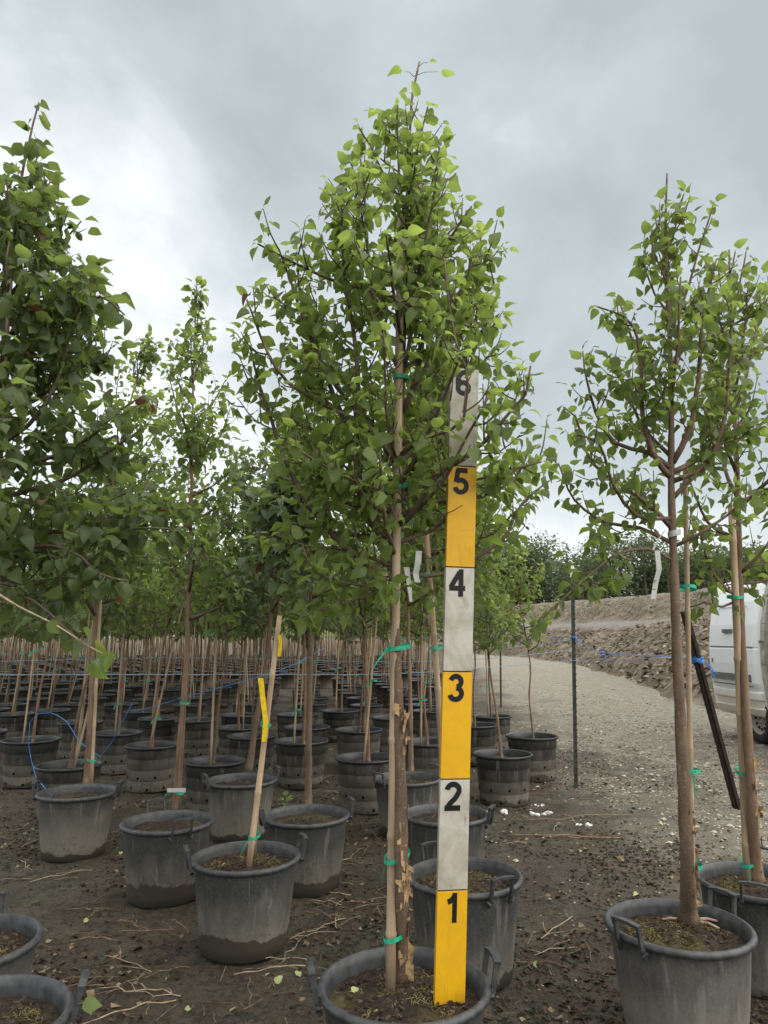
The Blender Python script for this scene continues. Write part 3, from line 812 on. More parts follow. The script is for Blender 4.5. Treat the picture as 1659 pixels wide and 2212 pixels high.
def chips_mesh(seed, n, r, z, big=1.0):
    rg = rngf(seed); mb = MB()
    for k in range(n):
        a = rg.uniform(0, 6.3); q = r * math.sqrt(rg.random()) * 0.96
        s = rg.uniform(0.003, 0.010) * big
        v, t = box((0, 0, 0), (s * rg.uniform(1, 2.6), s * 0.7, s * 0.35), rot3(rg.uniform(-.5, .5), rg.uniform(-.5, .5), rg.uniform(0, 6)))
        mb.add(v + np.array((q * math.cos(a), q * math.sin(a), z + 0.02 * (1 - q / r) + rg.uniform(-0.004, 0.006))), t, 0 if rg.random() < 0.985 else 1)
    for k in range(n * 2):
        a = rg.uniform(0, 6.3); q = r * math.sqrt(rg.random()) * 0.8
        if float(vnoise(q * math.cos(a) * 9 + seed, q * math.sin(a) * 9, 4)) < 0.52: continue
        p = np.array((q * math.cos(a), q * math.sin(a), z + 0.016 * (1 - q / r)))
        d = np.array((rg.gauss(0, .012), rg.gauss(0, .012), rg.uniform(0.004, 0.014)))
        mb.add(*tube([p, p + d * 0.6, p + d + np.array((rg.gauss(0, .005), rg.gauss(0, .005), -.003))], 0.0008, 3, False), 2)
    return mb.mesh('mulch', [CHIP, TWIG_PALE, GRASSY], False)
def pot(px, py, label, haz=0.0, handles=(0, math.pi), clean=False, chips=0, rz=0.0, loc=None, group='handled grey pots'):
    c = loc if loc is not None else on_z(px, py, 0.365)
    r = empty('tree_pot', (c[0], c[1], 0.0), rz); tag(r, label, 'pot', group)
    q = int(abs(c[0] * 53 + c[1] * 31)) % 3; link('pot_body', (POT_BODIES_CLEAN if clean else POT_BODIES)[q], r); link('rim', POT_RIMS[q], r)
    s = link('soil', SOILS[int(abs(c[0] * 100)) % 3], r); s.rotation_euler.z = c[1] * 9
    for h in handles: link('handle', HANDLE, r, rot=(0, 0, haz + h))
    if chips:
        m = link('mulch', chips_mesh(chips, 420, 0.21, SOIL_Z), r); m['kind'] = 'stuff'
    return c

# ribbed pots
def rib_prof():
    return [(0.0, 0.0), (0.196, 0.0), (0.203, 0.008), (0.206, 0.095), (0.2065, 0.098), (0.2115, 0.101), (0.214, 0.19), (0.2145, 0.193),
            (0.2195, 0.196), (0.222, 0.285), (0.2225, 0.288), (0.2275, 0.291), (0.230, 0.36), (0.232, 0.372)]
RIB_BODY = me_from([lathe(rib_prof(), 48, wob(3, 0.005))], 'pot_body', POT_R, False)
for p in RIB_BODY.polygons: p.use_smooth = True
def rib_rim():
    pr = [(0.228, 0.366), (0.245, 0.372), (0.250, 0.378), (0.250, 0.391), (0.246, 0.394), (0.236, 0.391), (0.230, 0.385), (0.226, 0.35), (0.219, 0.31)]
    return me_from([lathe(pr, 48, wob(4, 0.012))], 'rim', RIM_BLACK)
RIB_RIM = rib_rim()
RIB_SOIL = [soil_mesh(0.224, 0.335, s, 0.012) for s in (5, 6)]
def hole_mesh():
    n = 10; V = [(0.0012, 0, 0)] + [(0.0012, 0.0115 * math.cos(a), 0.0115 * math.sin(a)) for a in np.arange(n) / n * 2 * math.pi] + [(-0.008, 0.0118 * math.cos(a), 0.0118 * math.sin(a)) for a in np.arange(n) / n * 2 * math.pi]
    T = []
    for j in range(n):
        T.append((0, 1 + j, 1 + (j + 1) % n)); T += [(1 + j, 1 + n + j, 1 + n + (j + 1) % n), (1 + j, 1 + n + (j + 1) % n, 1 + (j + 1) % n)]
    return me_from([(np.array(V), np.array(T))], 'drain_hole', BLACK, False)
HOLE = hole_mesh()
def rib_pot(c, label, group, rz, holes=True, scale=1.0):
    r = empty('ribbed_pot', (c[0], c[1], 0.0), rz); tag(r, label, 'pot', group); r.scale = (scale, scale, scale)
    b = link('pot_body', RIB_BODY, r); link('rim', RIB_RIM, r); link('soil', RIB_SOIL[int(abs(c[0] * 37)) % 2], r)
    if holes:
        vd = math.atan2(-c[1], -c[0]) - rz
        for a, z, rr in ((-1.05, 0.125, 0.2122), (-0.35, 0.125, 0.2122), (0.38, 0.13, 0.2123), (1.1, 0.125, 0.2122), (-0.75, 0.035, 0.2045), (0.05, 0.03, 0.2045), (0.8, 0.035, 0.2045)):
            a = vd + a + 0.25 * math.sin(c[0] * 31)
            link('drain_hole', HOLE, b, (rr * math.cos(a), rr * math.sin(a), z), (0, 0, a))
    return r

# ------------------------------------------------------------------ stakes, ties, tags
def stake(a, b, r, label, group=None, ties=(), nodes=0.24, mat=None):
    """bamboo cane from a to b; ties: (fraction, loop radius, towards, tails)"""
    a = Vector(a); b = Vector(b); L = (b - a).length; d = (b - a).normalized()
    e = empty('bamboo_stake', a); tag(e, label, 'stake', group)
    pts, rad, s = [], [], 0.0; rg = rngf(int(abs(a.x * 1000 + a.y * 77)))
    nxt = rg.uniform(0.05, 0.2)
    pts.append((0, 0, 0)); rad.append(r * 0.96)
    while nxt < L - 0.03:
        for o_, q in ((-0.012, 0.98), (-0.004, 1.13), (0.004, 1.13), (0.012, 0.97)):
            pts.append(tuple(d * (nxt + o_))); rad.append(r * q * (1 - 0.15 * nxt / L))
        nxt += nodes * rg.uniform(0.85, 1.2)
    pts.append(tuple(d * L)); rad.append(r * 0.82)
    link('cane', me_from([tube(pts, rad, 9)], 'cane', mat or BAMBOO), e)
    for t in ties: tie(e, d * (L * t[0]), *t[1:])
    return e
def tie(parent, p, off, rx, tails=1, mat=None, h=0.013, dirn=-1):
    """a band of tape round two stems: centre p+off/2, stretched along off"""
    off = Vector(off); c = Vector(p) + off * 0.5; ax = off.normalized() if off.length > 1e-5 else Vector((1, 0, 0)); ay = Vector((0, 0, 1)).cross(ax).normalized()
    la = off.length / 2 + rx; n = 18; V, T = [], []
    for j in range(n):
        a = j / n * 2 * math.pi; q = c + ax * la * math.cos(a) + ay * rx * 1.08 * math.sin(a) + Vector((0, 0, 0.006 * math.cos(a)))
        V += [tuple(q - Vector((0, 0, h / 2))), tuple(q + Vector((0, 0, h / 2)))]
    for j in range(n):
        k = (j + 1) % n; T += [(2 * j, 2 * k, 2 * k + 1), (2 * j, 2 * k + 1, 2 * j + 1)]
    mb = MB(); mb.add(V, T)
    rg = rngf(int(c.z * 1000) + 3)
    base = c + ax * la * dirn * (1 if ax.x > 0 else -1) + Vector((0, -rx * 0.4, 0))
    for k in range(tails):
        l = rg.uniform(0.04, 0.075); sd = Vector((dirn * rg.uniform(0.1, 0.9), -0.5, rg.uniform(-1.2, 0.1))).normalized()
        pts = [base + sd * l * f + Vector((0, 0, -0.02 * f * f)) for f in (0, .35, .7, 1)]
        v, t = [], []
        for i, q in enumerate(pts):
            w = 0.007 * (1 + 0.25 * math.sin(i * 2)); v += [tuple(q + Vector((0.3 * w, 0, w))), tuple(q - Vector((0.3 * w, 0, w)))]
        for i in range(3): t += [(2 * i, 2 * i + 1, 2 * i + 3), (2 * i, 2 * i + 3, 2 * i + 2)]
        mb.add(v, t)
    link('tie_tape', mb.mesh('tie_tape', mat or TIE), parent)
def strip(name, pts, w, mat, label, cat, wdir=(1, 0, 0), bars=False, twist=0.0):
    P = [Vector(p) for p in pts]; e = empty(name, P[0]); tag(e, label, cat)
    V, T = [], []; n = len(P)
    for i, q in enumerate(P):
        a = twist * i / (n - 1); wd = Vector((wdir[0] * math.cos(a), math.sin(a), wdir[2])).normalized() * w / 2
        V += [tuple(q - P[0] + wd), tuple(q - P[0] - wd)]
    for i in range(n - 1): T += [(2 * i, 2 * i + 1, 2 * i + 3), (2 * i, 2 * i + 3, 2 * i + 2)]
    nb = len(V); V += [(x, y + 0.0008, z) for x, y, z in V]; T += [(a + nb, c + nb, b + nb) for a, b, c in T]
    link('strip', me_from([(np.array(V), np.array(T))], 'strip', mat, False), e)
    if bars:
        mb = MB(); d = P[-1] - P[0]; L = d.length; d = d.normalized(); wd = Vector(wdir).normalized()
        nrm = d.cross(wd).normalized()
        if nrm.y > 0: nrm = -nrm
        R = np.array([list(wd), list(d), list(nrm)]).T
        for f in (0.3, 0.34, 0.38, 0.62, 0.65, 0.8):
            mb.add(*box(tuple(d * L * f + nrm * 0.0012), (w * (0.3 + 0.4 * ((f * 37) % 1)), 0.0028, 0.0006), R))
        link('print', mb.mesh('print', PRINT, False), e)
    return e

def flakes(root, g_axis, r, zlo, zhi, n, seed, side=None):
    rg = rngf(seed); A = np.array(g_axis)
    for k in range(n):
        z = rg.uniform(zlo, zhi); c = np.array([np.interp(z, A[:, 2], A[:, 0]), np.interp(z, A[:, 2], A[:, 1]), z])
        a = -math.pi / 2 + rg.uniform(-1.2, 1.2) if side is None else side + rg.uniform(-.9, .6)
        o = np.array((math.cos(a), math.sin(a), 0)); tn = np.array((-math.sin(a), math.cos(a), 0)) * rg.choice((-1, 1))
        h = rg.uniform(0.015, 0.075) * (0.5 if rg.random() < 0.5 else 1); w = rg.uniform(0.006, 0.020); V = []; sk = rg.uniform(-.5, .5); cu = rg.uniform(0.002, 0.018); cut = rg.uniform(0.2, 0.9)
        for i in range(5):
            f = i / 4; out = r * 0.985 + 0.0015 + cu * f * f
            q = c + o * out + tn * (w * (f - 0.3)) + UP * sk * h * f
            top, bot = 0.5 - 0.3 * f * rg.random(), 0.5 - cut * f * rg.random()
            V += [q + UP * h * top, q - UP * h * bot]
        T = []
        for i in range(4): T += [(2 * i, 2 * i + 1, 2 * i + 3), (2 * i, 2 * i + 3, 2 * i + 2)]
        link('bark_flake', me_from([(np.array(V), np.array(T))], 'bark_flake', FLAKE), root)

def env_px(rows, Y, axis):
    A = smooth_pts(axis, 0.06); out = []
    for y, xl, xr in rows:
        pl, pr = at_y(xl, y, Y), at_y(xr, y, Y); ax = np.interp(pl.z, A[:, 2], A[:, 0])
        out.append((pl.z, max(0.03, ax - pl.x), max(0.03, pr.x - ax)))
    out.sort(); return out
def px_axis(pts, Y, dy=None): return [at_y(x, y, Y + (dy[i] if dy else 0)) for i, (x, y) in enumerate(pts)]

# ================================================================== the tree with the board
c_main = pot(872, 2128, 'wide grey pot holding the yellow and white measuring board', haz=math.radians(8), clean=True, chips=21, group=None)
Ym = c_main[1]
ax_w = [on_z(866, 2118, SOIL_Z + 0.01)] + px_axis([(868, 1900), (866, 1700), (858, 1450), (852, 1250), (862, 1000), (872, 720), (880, 420), (889, 220), (897, 175), (906, 134)], Ym, [0] * 10)
root = empty('young_tree', ax_w[0]); tag(root, 'tall lime green leafy tree standing beside the numbered board', 'tree')
O = Vector(ax_w[0]); loc_ = lambda L: [Vector(p) - O for p in L]
axis = loc_(ax_w)
env_rows = [(1350, 640, 950), (1260, 620, 1010), (1180, 560, 1120), (1050, 495, 1195), (950, 495, 1160), (860, 470, 1165), (780, 470, 1165), (700, 480, 1130),
            (620, 530, 1085), (560, 545, 1080), (480, 600, 1045), (400, 690, 1005), (330, 730, 975), (270, 800, 945), (225, 850, 915), (212, 870, 905)]
env = [(z - O.z, a, b) for z, a, b in env_px(env_rows, Ym, ax_w)]
g = TreeGrow(7, axis, env, leaf=0.047, droop=0.65, space=0.034, tw_gap=0.055, tint=(0.12, 0.92), brown=0.002)
def L_(pts, y0, y1, r0, ex=0.8, **kw):
    n = len(pts); g.limb([at_y(x, y, Ym + y0 + (y1 - y0) * (i / (n - 1)) ** ex) - O for i, (x, y) in enumerate(pts)], r0, **kw)
L_([(851, 1248), (800, 1222), (725, 1165), (665, 1085), (618, 995), (585, 905), (560, 830), (540, 750)], 0, -0.10, 0.0115)
L_([(852, 1200), (815, 1125), (785, 1050), (765, 960), (735, 880), (700, 780), (655, 640), (645, 545)], 0, 0.06, 0.0135)
L_([(852, 1170), (800, 1120), (772, 1040), (770, 940), (775, 850), (772, 760), (745, 590), (735, 420)], 0, -0.16, 0.0115)
L_([(858, 1135), (895, 1105), (930, 1045), (960, 1015), (1003, 994), (1050, 955), (1095, 900), (1138, 852), (1150, 790)], 0, -0.30, 0.0105, ex=0.5)
L_([(862, 985), (905, 955), (975, 930), (1002, 910), (1010, 850), (1007, 795)], 0, -0.30, 0.008, ex=0.35, bare_tip=True, f0=0.5)
L_([(1006, 797), (985, 740), (968, 640), (960, 560)], -0.30, -0.26, 0.0035, bare_tip=True)
L_([(866, 900), (905, 780), (918, 640), (935, 540), (1015, 450)], 0, 0.10, 0.0095)
L_([(872, 800), (893, 690), (902, 560), (908, 400)], 0, -0.08, 0.008)
L_([(868, 960), (950, 870), (1010, 760), (1035, 640), (1042, 480)], 0, 0.14, 0.010)
L_([(862, 1010), (800, 930), (690, 870), (600, 800), (540, 650)], 0, -0.20, 0.009)
L_([(856, 1120), (930, 1085), (1030, 1075), (1110, 1040), (1150, 960)], 0, 0.16, 0.009)
L_([(853, 1235), (960, 1240), (1080, 1175), (1130, 1090), (1190, 1040)], 0, 0.24, 0.008)
L_([(852, 1225), (760, 1190), (660, 1180), (585, 1150)], 0, 0.05, 0.006, r1=0.0022)
L_([(850, 1250), (770, 1250), (700, 1280), (655, 1325)], 0, 0.08, 0.0045, r1=0.002)
L_([(850, 1265), (800, 1270), (740, 1260), (680, 1240)], 0, -0.14, 0.005, r1=0.0022)
L_([(850, 1240), (790, 1290), (730, 1310), (690, 1320)], 0, -0.10, 0.004, r1=0.002)
zf = lambda y: at_y(860, y, Ym).z - O.z
g.auto(12, zf(1150), zf(650), 0.010, (0.2, 0.75))
g.auto(9, zf(760), zf(360), 0.007, (0.10, 0.35))
g.auto(9, zf(1215), zf(1000), 0.008, (0.02, 0.35), 2.2)
lead = smooth_pts(axis, 0.05); lead = lead[lead[:, 2] > zf(560)]
g.side(lead[lead[:, 2] < zf(250)], 0.0, scale=0.8)
for (x, y) in ((925, 135), (945, 155), (876, 155), (884, 200)):
    p0 = at_y(893 if y > 150 else 903, y + 10, Ym) - O; e = at_y(x, y, Ym) - O
    tp = np.array([tuple(p0), tuple((p0 + e) / 2 + Vector((0, 0, .008))), tuple(e)]); g.twigs.append((tp, 0.0016, None))
    g.add_leaf(tp[-1], unit(tp[-1] - tp[0] + np.array((0, 0, -.01))), UP)
def to_px(p):
    q = np.asarray(p) - np.array((0, 0, CAM_H)); zc = q[1] * CT + q[2] * ST
    return 829.5 + FPX * q[0] / zc, 1106 - FPX * (-q[1] * ST + q[2] * CT) / zc
pr_ = rngf(321); kept = []
for lf in g.leaves:      # the branches were pushed aside where the board stands
    x, y = to_px(lf[0] + lf[1][:, 0] * 0.6 + np.array(O))
    if 945 < x < 1050 and 800 < y < 1360 and lf[0][1] + O.y < Ym + 0.06 and pr_.random() > (0.05 if y < 885 else 0.26 if y < 990 else 0.03): continue
    if 838 < x < 892 and 600 < y < 1230 and lf[0][1] + O.y < Ym - 0.02 and pr_.random() > 0.45: continue
    kept.append(lf)
g.leaves = kept
kept = []
for tw in g.twigs:
    x, y = to_px(tw[0][-1] + np.array(O))
    if 950 < x < 1045 and 800 < y < 1360 and tw[0][-1][1] + O.y < Ym + 0.06 and pr_.random() > 0.35: continue
    kept.append(tw)
g.twigs = kept
build_tree(root, g, 0.0215, LEAF_LIME, BARK, BARK_TWIG, 300, 0.0035, 1.5, 16, 3)
flakes(root, [tuple(p) for p in axis], 0.0215, 0.03, 0.85, 34, 4, side=-0.9)
sa = on_z(843, 2150, SOIL_Z); sb = at_y(866, 470, Ym - 0.045)
stake(sa, sb, 0.0155, 'thick bamboo stake tied with green tape against the lime green tree', None,
      [(0.066, (0.030, 0.05, 0), 0.027, 1), (0.155, (0.030, 0.045, 0), 0.028, 2), (0.41, (0.026, 0.04, 0), 0.028, 2), (0.62, (0.02, 0.03, 0), 0.024, 1), (0.77, (0.015, 0.03, 0), 0.022, 0), (0.90, (0.01, 0.03, 0), 0.02, 0)])
strip('plant_tag', [at_y(905, 1190, Ym - 0.05), at_y(903, 1215, Ym - 0.055), at_y(898, 1240, Ym - 0.05), at_y(902, 1258, Ym - 0.05)], 0.019, TAG, 'short white tag hanging from a twig just beside the board', 'tag', twist=0.5)
strip('plant_tag', [at_y(878, 1225, Ym - 0.03), at_y(884, 1262, Ym - 0.035), at_y(888, 1300, Ym - 0.03)], 0.017, TAG, 'narrow white tag curling behind the bamboo stake of the lime tree', 'tag', twist=1.0)

# the measuring board
def digit(ch):
    def arc(cx, cy, rx, ry, a0, a1, n=16): return [(cx + rx * math.cos(math.radians(a0 + (a1 - a0) * k / n)), cy + ry * math.sin(math.radians(a0 + (a1 - a0) * k / n))) for k in range(n + 1)]
    W = 0.19
    S = {'1': [[(0.34, 0.0), (0.34, 1.0)], [(0.33, 0.90), (0.22, 0.76), (0.06, 0.69)]],
         '2': [arc(0.32, 0.70, 0.225, 0.205, 175, -35) + [(0.40, 0.42), (0.20, 0.24), (0.10, 0.08)], [(0.005, 0.09), (0.60, 0.09)]],
         '3': [arc(0.30, 0.715, 0.20, 0.19, 165, -80, 16), arc(0.30, 0.295, 0.225, 0.205, 85, -168, 18)],
         '4': [[(0.45, 0.0), (0.45, 1.0)], [(0.40, 0.90), (0.055, 0.33)], [(0.0, 0.305), (0.62, 0.305)]],
         '5': [[(0.12, 0.91), (0.56, 0.91)], [(0.185, 0.93), (0.115, 0.46)], arc(0.30, 0.32, 0.225, 0.23, 138, -168, 18)],
         '6': [arc(0.31, 0.30, 0.215, 0.21, 0, 360, 24), arc(0.40, 0.52, 0.31, 0.395, 195, 95, 14) + arc(0.34, 0.74, 0.19, 0.17, 80, 20, 6)]}[ch]
    mb = MB(); zz = 0.0
    for path in S:
        p = np.array(path, float); d = np.gradient(p, axis=0); d /= np.linalg.norm(d, axis=1)[:, None]; nn = np.stack([-d[:, 1], d[:, 0]], 1)
        V = []
        for a, b in zip(p, nn): V += [(a[0] + b[0] * W / 2, 0, a[1] + b[1] * W / 2), (a[0] - b[0] * W / 2, 0, a[1] - b[1] * W / 2)]
        V = np.array(V); V[:, 1] = -zz; zz += 0.003
        T = []
        for i in range(len(p) - 1): T += [(2 * i, 2 * i + 1, 2 * i + 3), (2 * i, 2 * i + 3, 2 * i + 2)]
        mb.add(V, T)
    return mb
def board():
    bl = on_z(970, 2168, SOIL_Z + 0.004); FT = 0.3048
    lo, hi = bl.y - 0.5, bl.y + 0.5
    for _ in range(40):
        m = (lo + hi) / 2
        if (at_y(1003, 797, m) - bl).length < 6 * FT: lo = m
        else: hi = m
    top = at_y(1003, 797, (lo + hi) / 2); d = (top - bl).normalized()
    e = empty('measuring_board', bl); tag(e, 'tall board in yellow and white foot bands numbered one to six', 'measuring board')
    yaw = math.radians(11); xr = Vector((math.cos(yaw), math.sin(yaw), 0)); xr = (xr - d * xr.dot(d)).normalized(); yn = d.cross(xr).normalized()
    e.matrix_world = Matrix([[xr.x, yn.x, d.x, bl.x], [xr.y, yn.y, d.y, bl.y], [xr.z, yn.z, d.z, bl.z], [0, 0, 0, 1]])
    W, D = 0.088, 0.017
    xo = {'1': -0.018, '2': -0.031, '3': -0.029, '4': -0.033, '5': -0.029, '6': -0.029}
    for k in range(6):
        ch = str(k + 1)
        mb = MB(); v, t = box((0, 0, k * FT + FT / 2), (W, D, FT - 0.004)); mb.add(v, t, 0)
        s = link('band', mb.mesh('band', B_YEL if k % 2 == 0 else B_WHT, False), e)
        bv = s.modifiers.new('edge', 'BEVEL'); bv.width = 0.0012; bv.segments = 2
        dg = digit(ch)
        hgt = 0.081; m = dg.mesh('digit', B_BLK, False)
        o = link('digit', m, s, (xo[ch], -D / 2 - 0.0007, k * FT + FT - 0.006 - hgt)); o.scale = (hgt * (0.98 if ch != '1' else 0.9), hgt * 0.08, hgt)
    link('joint_core', me_from([box((0, 0, 3 * FT), (W - 0.004, D - 0.004, 6 * FT - 0.006))], 'joint_core', B_GAP, False), e)
board()

# ================================================================== the two trees by the road
c_r1 = pot(1465, 2000, 'grey pot with mossy soil nearest to the gravel road, thick trunk in it', haz=math.radians(32), clean=True, chips=22, group=None)
Yr = c_r1[1]
ax_w = [on_z(1487, 1990, SOIL_Z + 0.01)] + px_axis([(1484, 1850), (1472, 1600), (1462, 1400), (1455, 1200), (1450, 1050), (1450, 900), (1447, 750), (1440, 580), (1438, 470), (1441, 375)], Yr)
O = Vector(ax_w[0]); axis = loc_(ax_w)
root = empty('young_tree', O); tag(root, 'sparse young tree with smooth brown trunk and white barcode tags', 'tree')
env_rows = [(1345, 1150, 1500), (1260, 1160, 1560), (1150, 1190, 1600), (1050, 1195, 1640), (950, 1200, 1640), (850, 1230, 1640), (760, 1250, 1630), (680, 1270, 1610), (620, 1370, 1590),
            (550, 1385, 1560), (490, 1395, 1540), (440, 1410, 1500), (405, 1425, 1462), (385, 1432, 1452)]
env = [(z - O.z, a, b) for z, a, b in env_px(env_rows, Yr, ax_w)]
g = TreeGrow(17, axis, env, leaf=0.053, droop=0.75, space=0.037, tw_gap=0.078, tint=(0.05, 0.9), brown=0.0)
def L_(pts, y0, y1, r0, **kw):
    n = len(pts); g.limb([at_y(x, y, Yr + y0 + (y1 - y0) * (i / (n - 1)) ** 0.8) - O for i, (x, y) in enumerate(pts)], r0, **kw)
L_([(1448, 1030), (1415, 985), (1390, 900), (1385, 800), (1365, 700), (1290, 660)], 0, -0.08, 0.0125)
L_([(1447, 1010), (1400, 975), (1330, 955), (1290, 890), (1265, 800), (1262, 760)], 0, 0.06, 0.0105)
L_([(1450, 1140), (1400, 1090), (1340, 1050), (1275, 1000), (1240, 900), (1215, 880)], 0, -0.14, 0.010)
L_([(1450, 1120), (1380, 1115), (1330, 1050), (1300, 960), (1250, 940)], 0, -0.22, 0.0085)
L_([(1455, 1175), (1380, 1140), (1310, 1130), (1240, 1080), (1205, 1000)], 0, 0.10, 0.0085)
L_([(1452, 1210), (1400, 1185), (1330, 1195), (1260, 1250), (1215, 1290), (1165, 1335)], 0, -0.20, 0.0065)
L_([(1453, 1000), (1490, 930), (1510, 820), (1515, 700), (1545, 560)], 0, -0.10, 0.0125)
L_([(1454, 1020), (1540, 965), (1590, 880), (1620, 760), (1630, 690)], 0, 0.12, 0.0115)
L_([(1452, 1040), (1520, 1010), (1560, 930), (1580, 800), (1585, 640)], 0, 0.0, 0.0105)
L_([(1456, 1180), (1510, 1150), (1570, 1110), (1630, 1060)], 0, -0.12, 0.008)
L_([(1449, 900), (1420, 820), (1380, 760), (1340, 640)], 0, 0.10, 0.008)
L_([(1447, 720), (1480, 640), (1500, 560), (1535, 440)], 0, -0.04, 0.006)
L_([(1444, 620), (1420, 560), (1405, 510)], 0, -0.05, 0.004)
zf = lambda y: at_y(1450, y, Yr).z - O.z
g.auto(4, zf(1120), zf(700), 0.009, (0.2, 0.6)); g.auto(4, zf(760), zf(480), 0.005, (0.1, 0.3))
lead = smooth_pts(axis, 0.05); g.side(lead[(lead[:, 2] > zf(640)) & (lead[:, 2] < zf(405))], 0.0, scale=0.7)
build_tree(root, g, 0.027, LEAF_MID, BARK, BARK, 240, 0.0035, 1.75, 18, 5)
flakes(root, [tuple(p) for p in axis], 0.027, 0.05, 0.42, 18, 9, side=-0.4)
mb = MB()
for pts in ([(0.02, -0.01, 0.0), (0.06, -0.03, 0.004), (0.085, -0.055, -0.004)], [(0.03, 0.01, 0.0), (0.07, 0.0, 0.008), (0.105, -0.008, 0.002)], [(-0.02, 0.0, 0.002), (-0.06, 0.012, 0.006), (-0.09, 0.01, 0.002)]):
    mb.add(*tube(smooth_pts([np.array(p) for p in pts], 0.02), [0.007, 0.006, 0.005, 0.004, 0.003, 0.003, 0.003, 0.003][:len(smooth_pts([np.array(p) for p in pts], 0.02))], 6))
link('surface_root', mb.mesh('surface_root', TWIG_PALE), root)
stake(on_z(1497, 1962, SOIL_Z), at_y(1480, 1010, Yr + 0.055), 0.011, 'thin stake half hidden behind the smooth brown trunk with barcode tags', None,
      [(0.10, (-0.02, -0.05, 0), 0.032, 1), (0.31, (-0.02, -0.05, 0), 0.032, 1), (0.72, (-0.02, -0.05, 0), 0.03, 0)])
e = strip('plant_tag', [at_y(1437, 1145, Yr - 0.04), at_y(1422, 1165, Yr - 0.05), at_y(1410, 1190, Yr - 0.05)], 0.018, TAG, 'white barcode tag slanting off the top of the smooth brown trunk', 'tag', (0.75, 0, 0.6), True)
strip('plant_tag', [at_y(1420, 1190, Yr - 0.05), at_y(1424, 1230, Yr - 0.055), at_y(1416, 1262, Yr - 0.05), at_y(1411, 1294, Yr - 0.05)], 0.019, TAG, 'long white barcode tag hanging down below the slanting one', 'tag', (1, 0, 0), True)
tie_root = empty('trunk_band', at_y(1456, 1152, Yr)); tag(tie_root, 'white paper band wrapped round the smooth brown trunk top', 'band')
tie(tie_root, Vector((0, 0, 0)), (0.001, 0, 0), 0.0225, 0, TAG, 0.022)

c_r2 = pot(1640, 1905, 'grey pot half out of view behind the mossy pot by the road', haz=math.radians(60), chips=23, clean=True, group=None)
Y2 = c_r2[1]
ax_w = [on_z(1634, 1905, SOIL_Z + 0.01)] + px_axis([(1622, 1700), (1606, 1450), (1598, 1250), (1594, 1080), (1588, 900), (1580, 720), (1575, 540)], Y2)
O = Vector(ax_w[0]); axis = loc_(ax_w)
root = empty('young_tree', O); tag(root, 'thin young tree with split weathered stake standing before the white van', 'tree')
env_rows = [(1330, 1500, 1720), (1200, 1480, 1760), (1050, 1470, 1780), (900, 1470, 1770), (780, 1490, 1730), (680, 1510, 1690), (600, 1530, 1650), (540, 1560, 1600)]
env = [(z - O.z, a, b) for z, a, b in env_px(env_rows, Y2, ax_w)]
g = TreeGrow(27, axis, env, leaf=0.055, droop=0.7, space=0.040, tw_gap=0.080, tint=(0.05, 0.9), brown=0.008)
def L_(pts, y0, y1, r0, **kw):
    n = len(pts); g.limb([at_y(x, y, Y2 + y0 + (y1 - y0) * (i / (n - 1)) ** 0.8) - O for i, (x, y) in enumerate(pts)], r0, **kw)
L_([(1598, 1285), (1570, 1275), (1545, 1245), (1530, 1210), (1510, 1140)], 0, -0.1, 0.011)
L_([(1600, 1290), (1560, 1310), (1520, 1300), (1490, 1310)], 0, -0.05, 0.007)
L_([(1598, 1240), (1640, 1200), (1690, 1130)], 0, -0.1, 0.009)
L_([(1597, 1260), (1640, 1255), (1700, 1230)], 0, 0.1, 0.008)
zf = lambda y: at_y(1590, y, Y2).z - O.z
g.auto(10, zf(1200), zf(700), 0.010, (0.2, 0.6)); g.auto(5, zf(800), zf(580), 0.006, (0.1, 0.3))
build_tree(root, g, 0.024, LEAF_MID, BARK_RED, BARK, 120, 0.004, 1.6, 14, 6)
flakes(root, [tuple(p) for p in axis], 0.024, 0.03, 0.55, 14, 13, side=-0.6)
stake(on_z(1616, 1912, SOIL_Z), at_y(1580, 1090, Y2 - 0.05), 0.0175, 'weathered split bamboo stake tied to the tree before the white van', None,
      [(0.055, (0.035, 0.05, 0), 0.03, 1), (0.29, (0.03, 0.05, 0), 0.03, 0), (0.75, (0.02, 0.05, 0), 0.03, 1)])

# ================================================================== the two pots and the dark tree at the near corner
c_l1 = pot(-86, 2040, 'grey pot under the dark green tree with the tall leafy tip', haz=math.radians(-78), clean=True, chips=24, group=None)
Yl = c_l1[1]
ax_w = [Vector((c_l1[0], Yl, SOIL_Z + 0.01))] + px_axis([(-70, 1800), (-50, 1500), (-30, 1250), (-8, 1000), (8, 800), (24, 600), (44, 400), (58, 330), (72, 265), (84, 222)], Yl)
O = Vector(ax_w[0]); axis = loc_(ax_w)
root = empty('young_tree', O); tag(root, 'dense dark green tree with big drooping leaves and a tall leafy tip', 'tree')
env_rows = [(1400, -300, 190), (1300, -360, 340), (1200, -380, 380), (1100, -380, 385), (1000, -350, 365), (900, -320, 330), (800, -300, 250), (700, -270, 275), (620, -230, 235), (540, -190, 205), (460, -140, 170), (390, -70, 135), (340, 10, 95), (300, 40, 85), (225, 70, 95)]
env = [(z - O.z, a, b) for z, a, b in env_px(env_rows, Yl, ax_w)]
g = TreeGrow(37, axis, env, leaf=0.065, droop=0.95, space=0.043, tw_gap=0.062, tint=(0.05, 0.9), brown=0.006, outer=1.0)
def L_(pts, y0, y1, r0, **kw):
    n = len(pts); g.limb([at_y(x, y, Yl + y0 + (y1 - y0) * (i / (n - 1)) ** 0.8) - O for i, (x, y) in enumerate(pts)], r0, **kw)
L_([(-30, 1250), (40, 1190), (110, 1145), (200, 1155), (300, 1140), (370, 1140)], 0, -0.15, 0.0115)
L_([(-28, 1230), (60, 1180), (150, 1190), (215, 1245), (270, 1260)], 0, -0.25, 0.009)
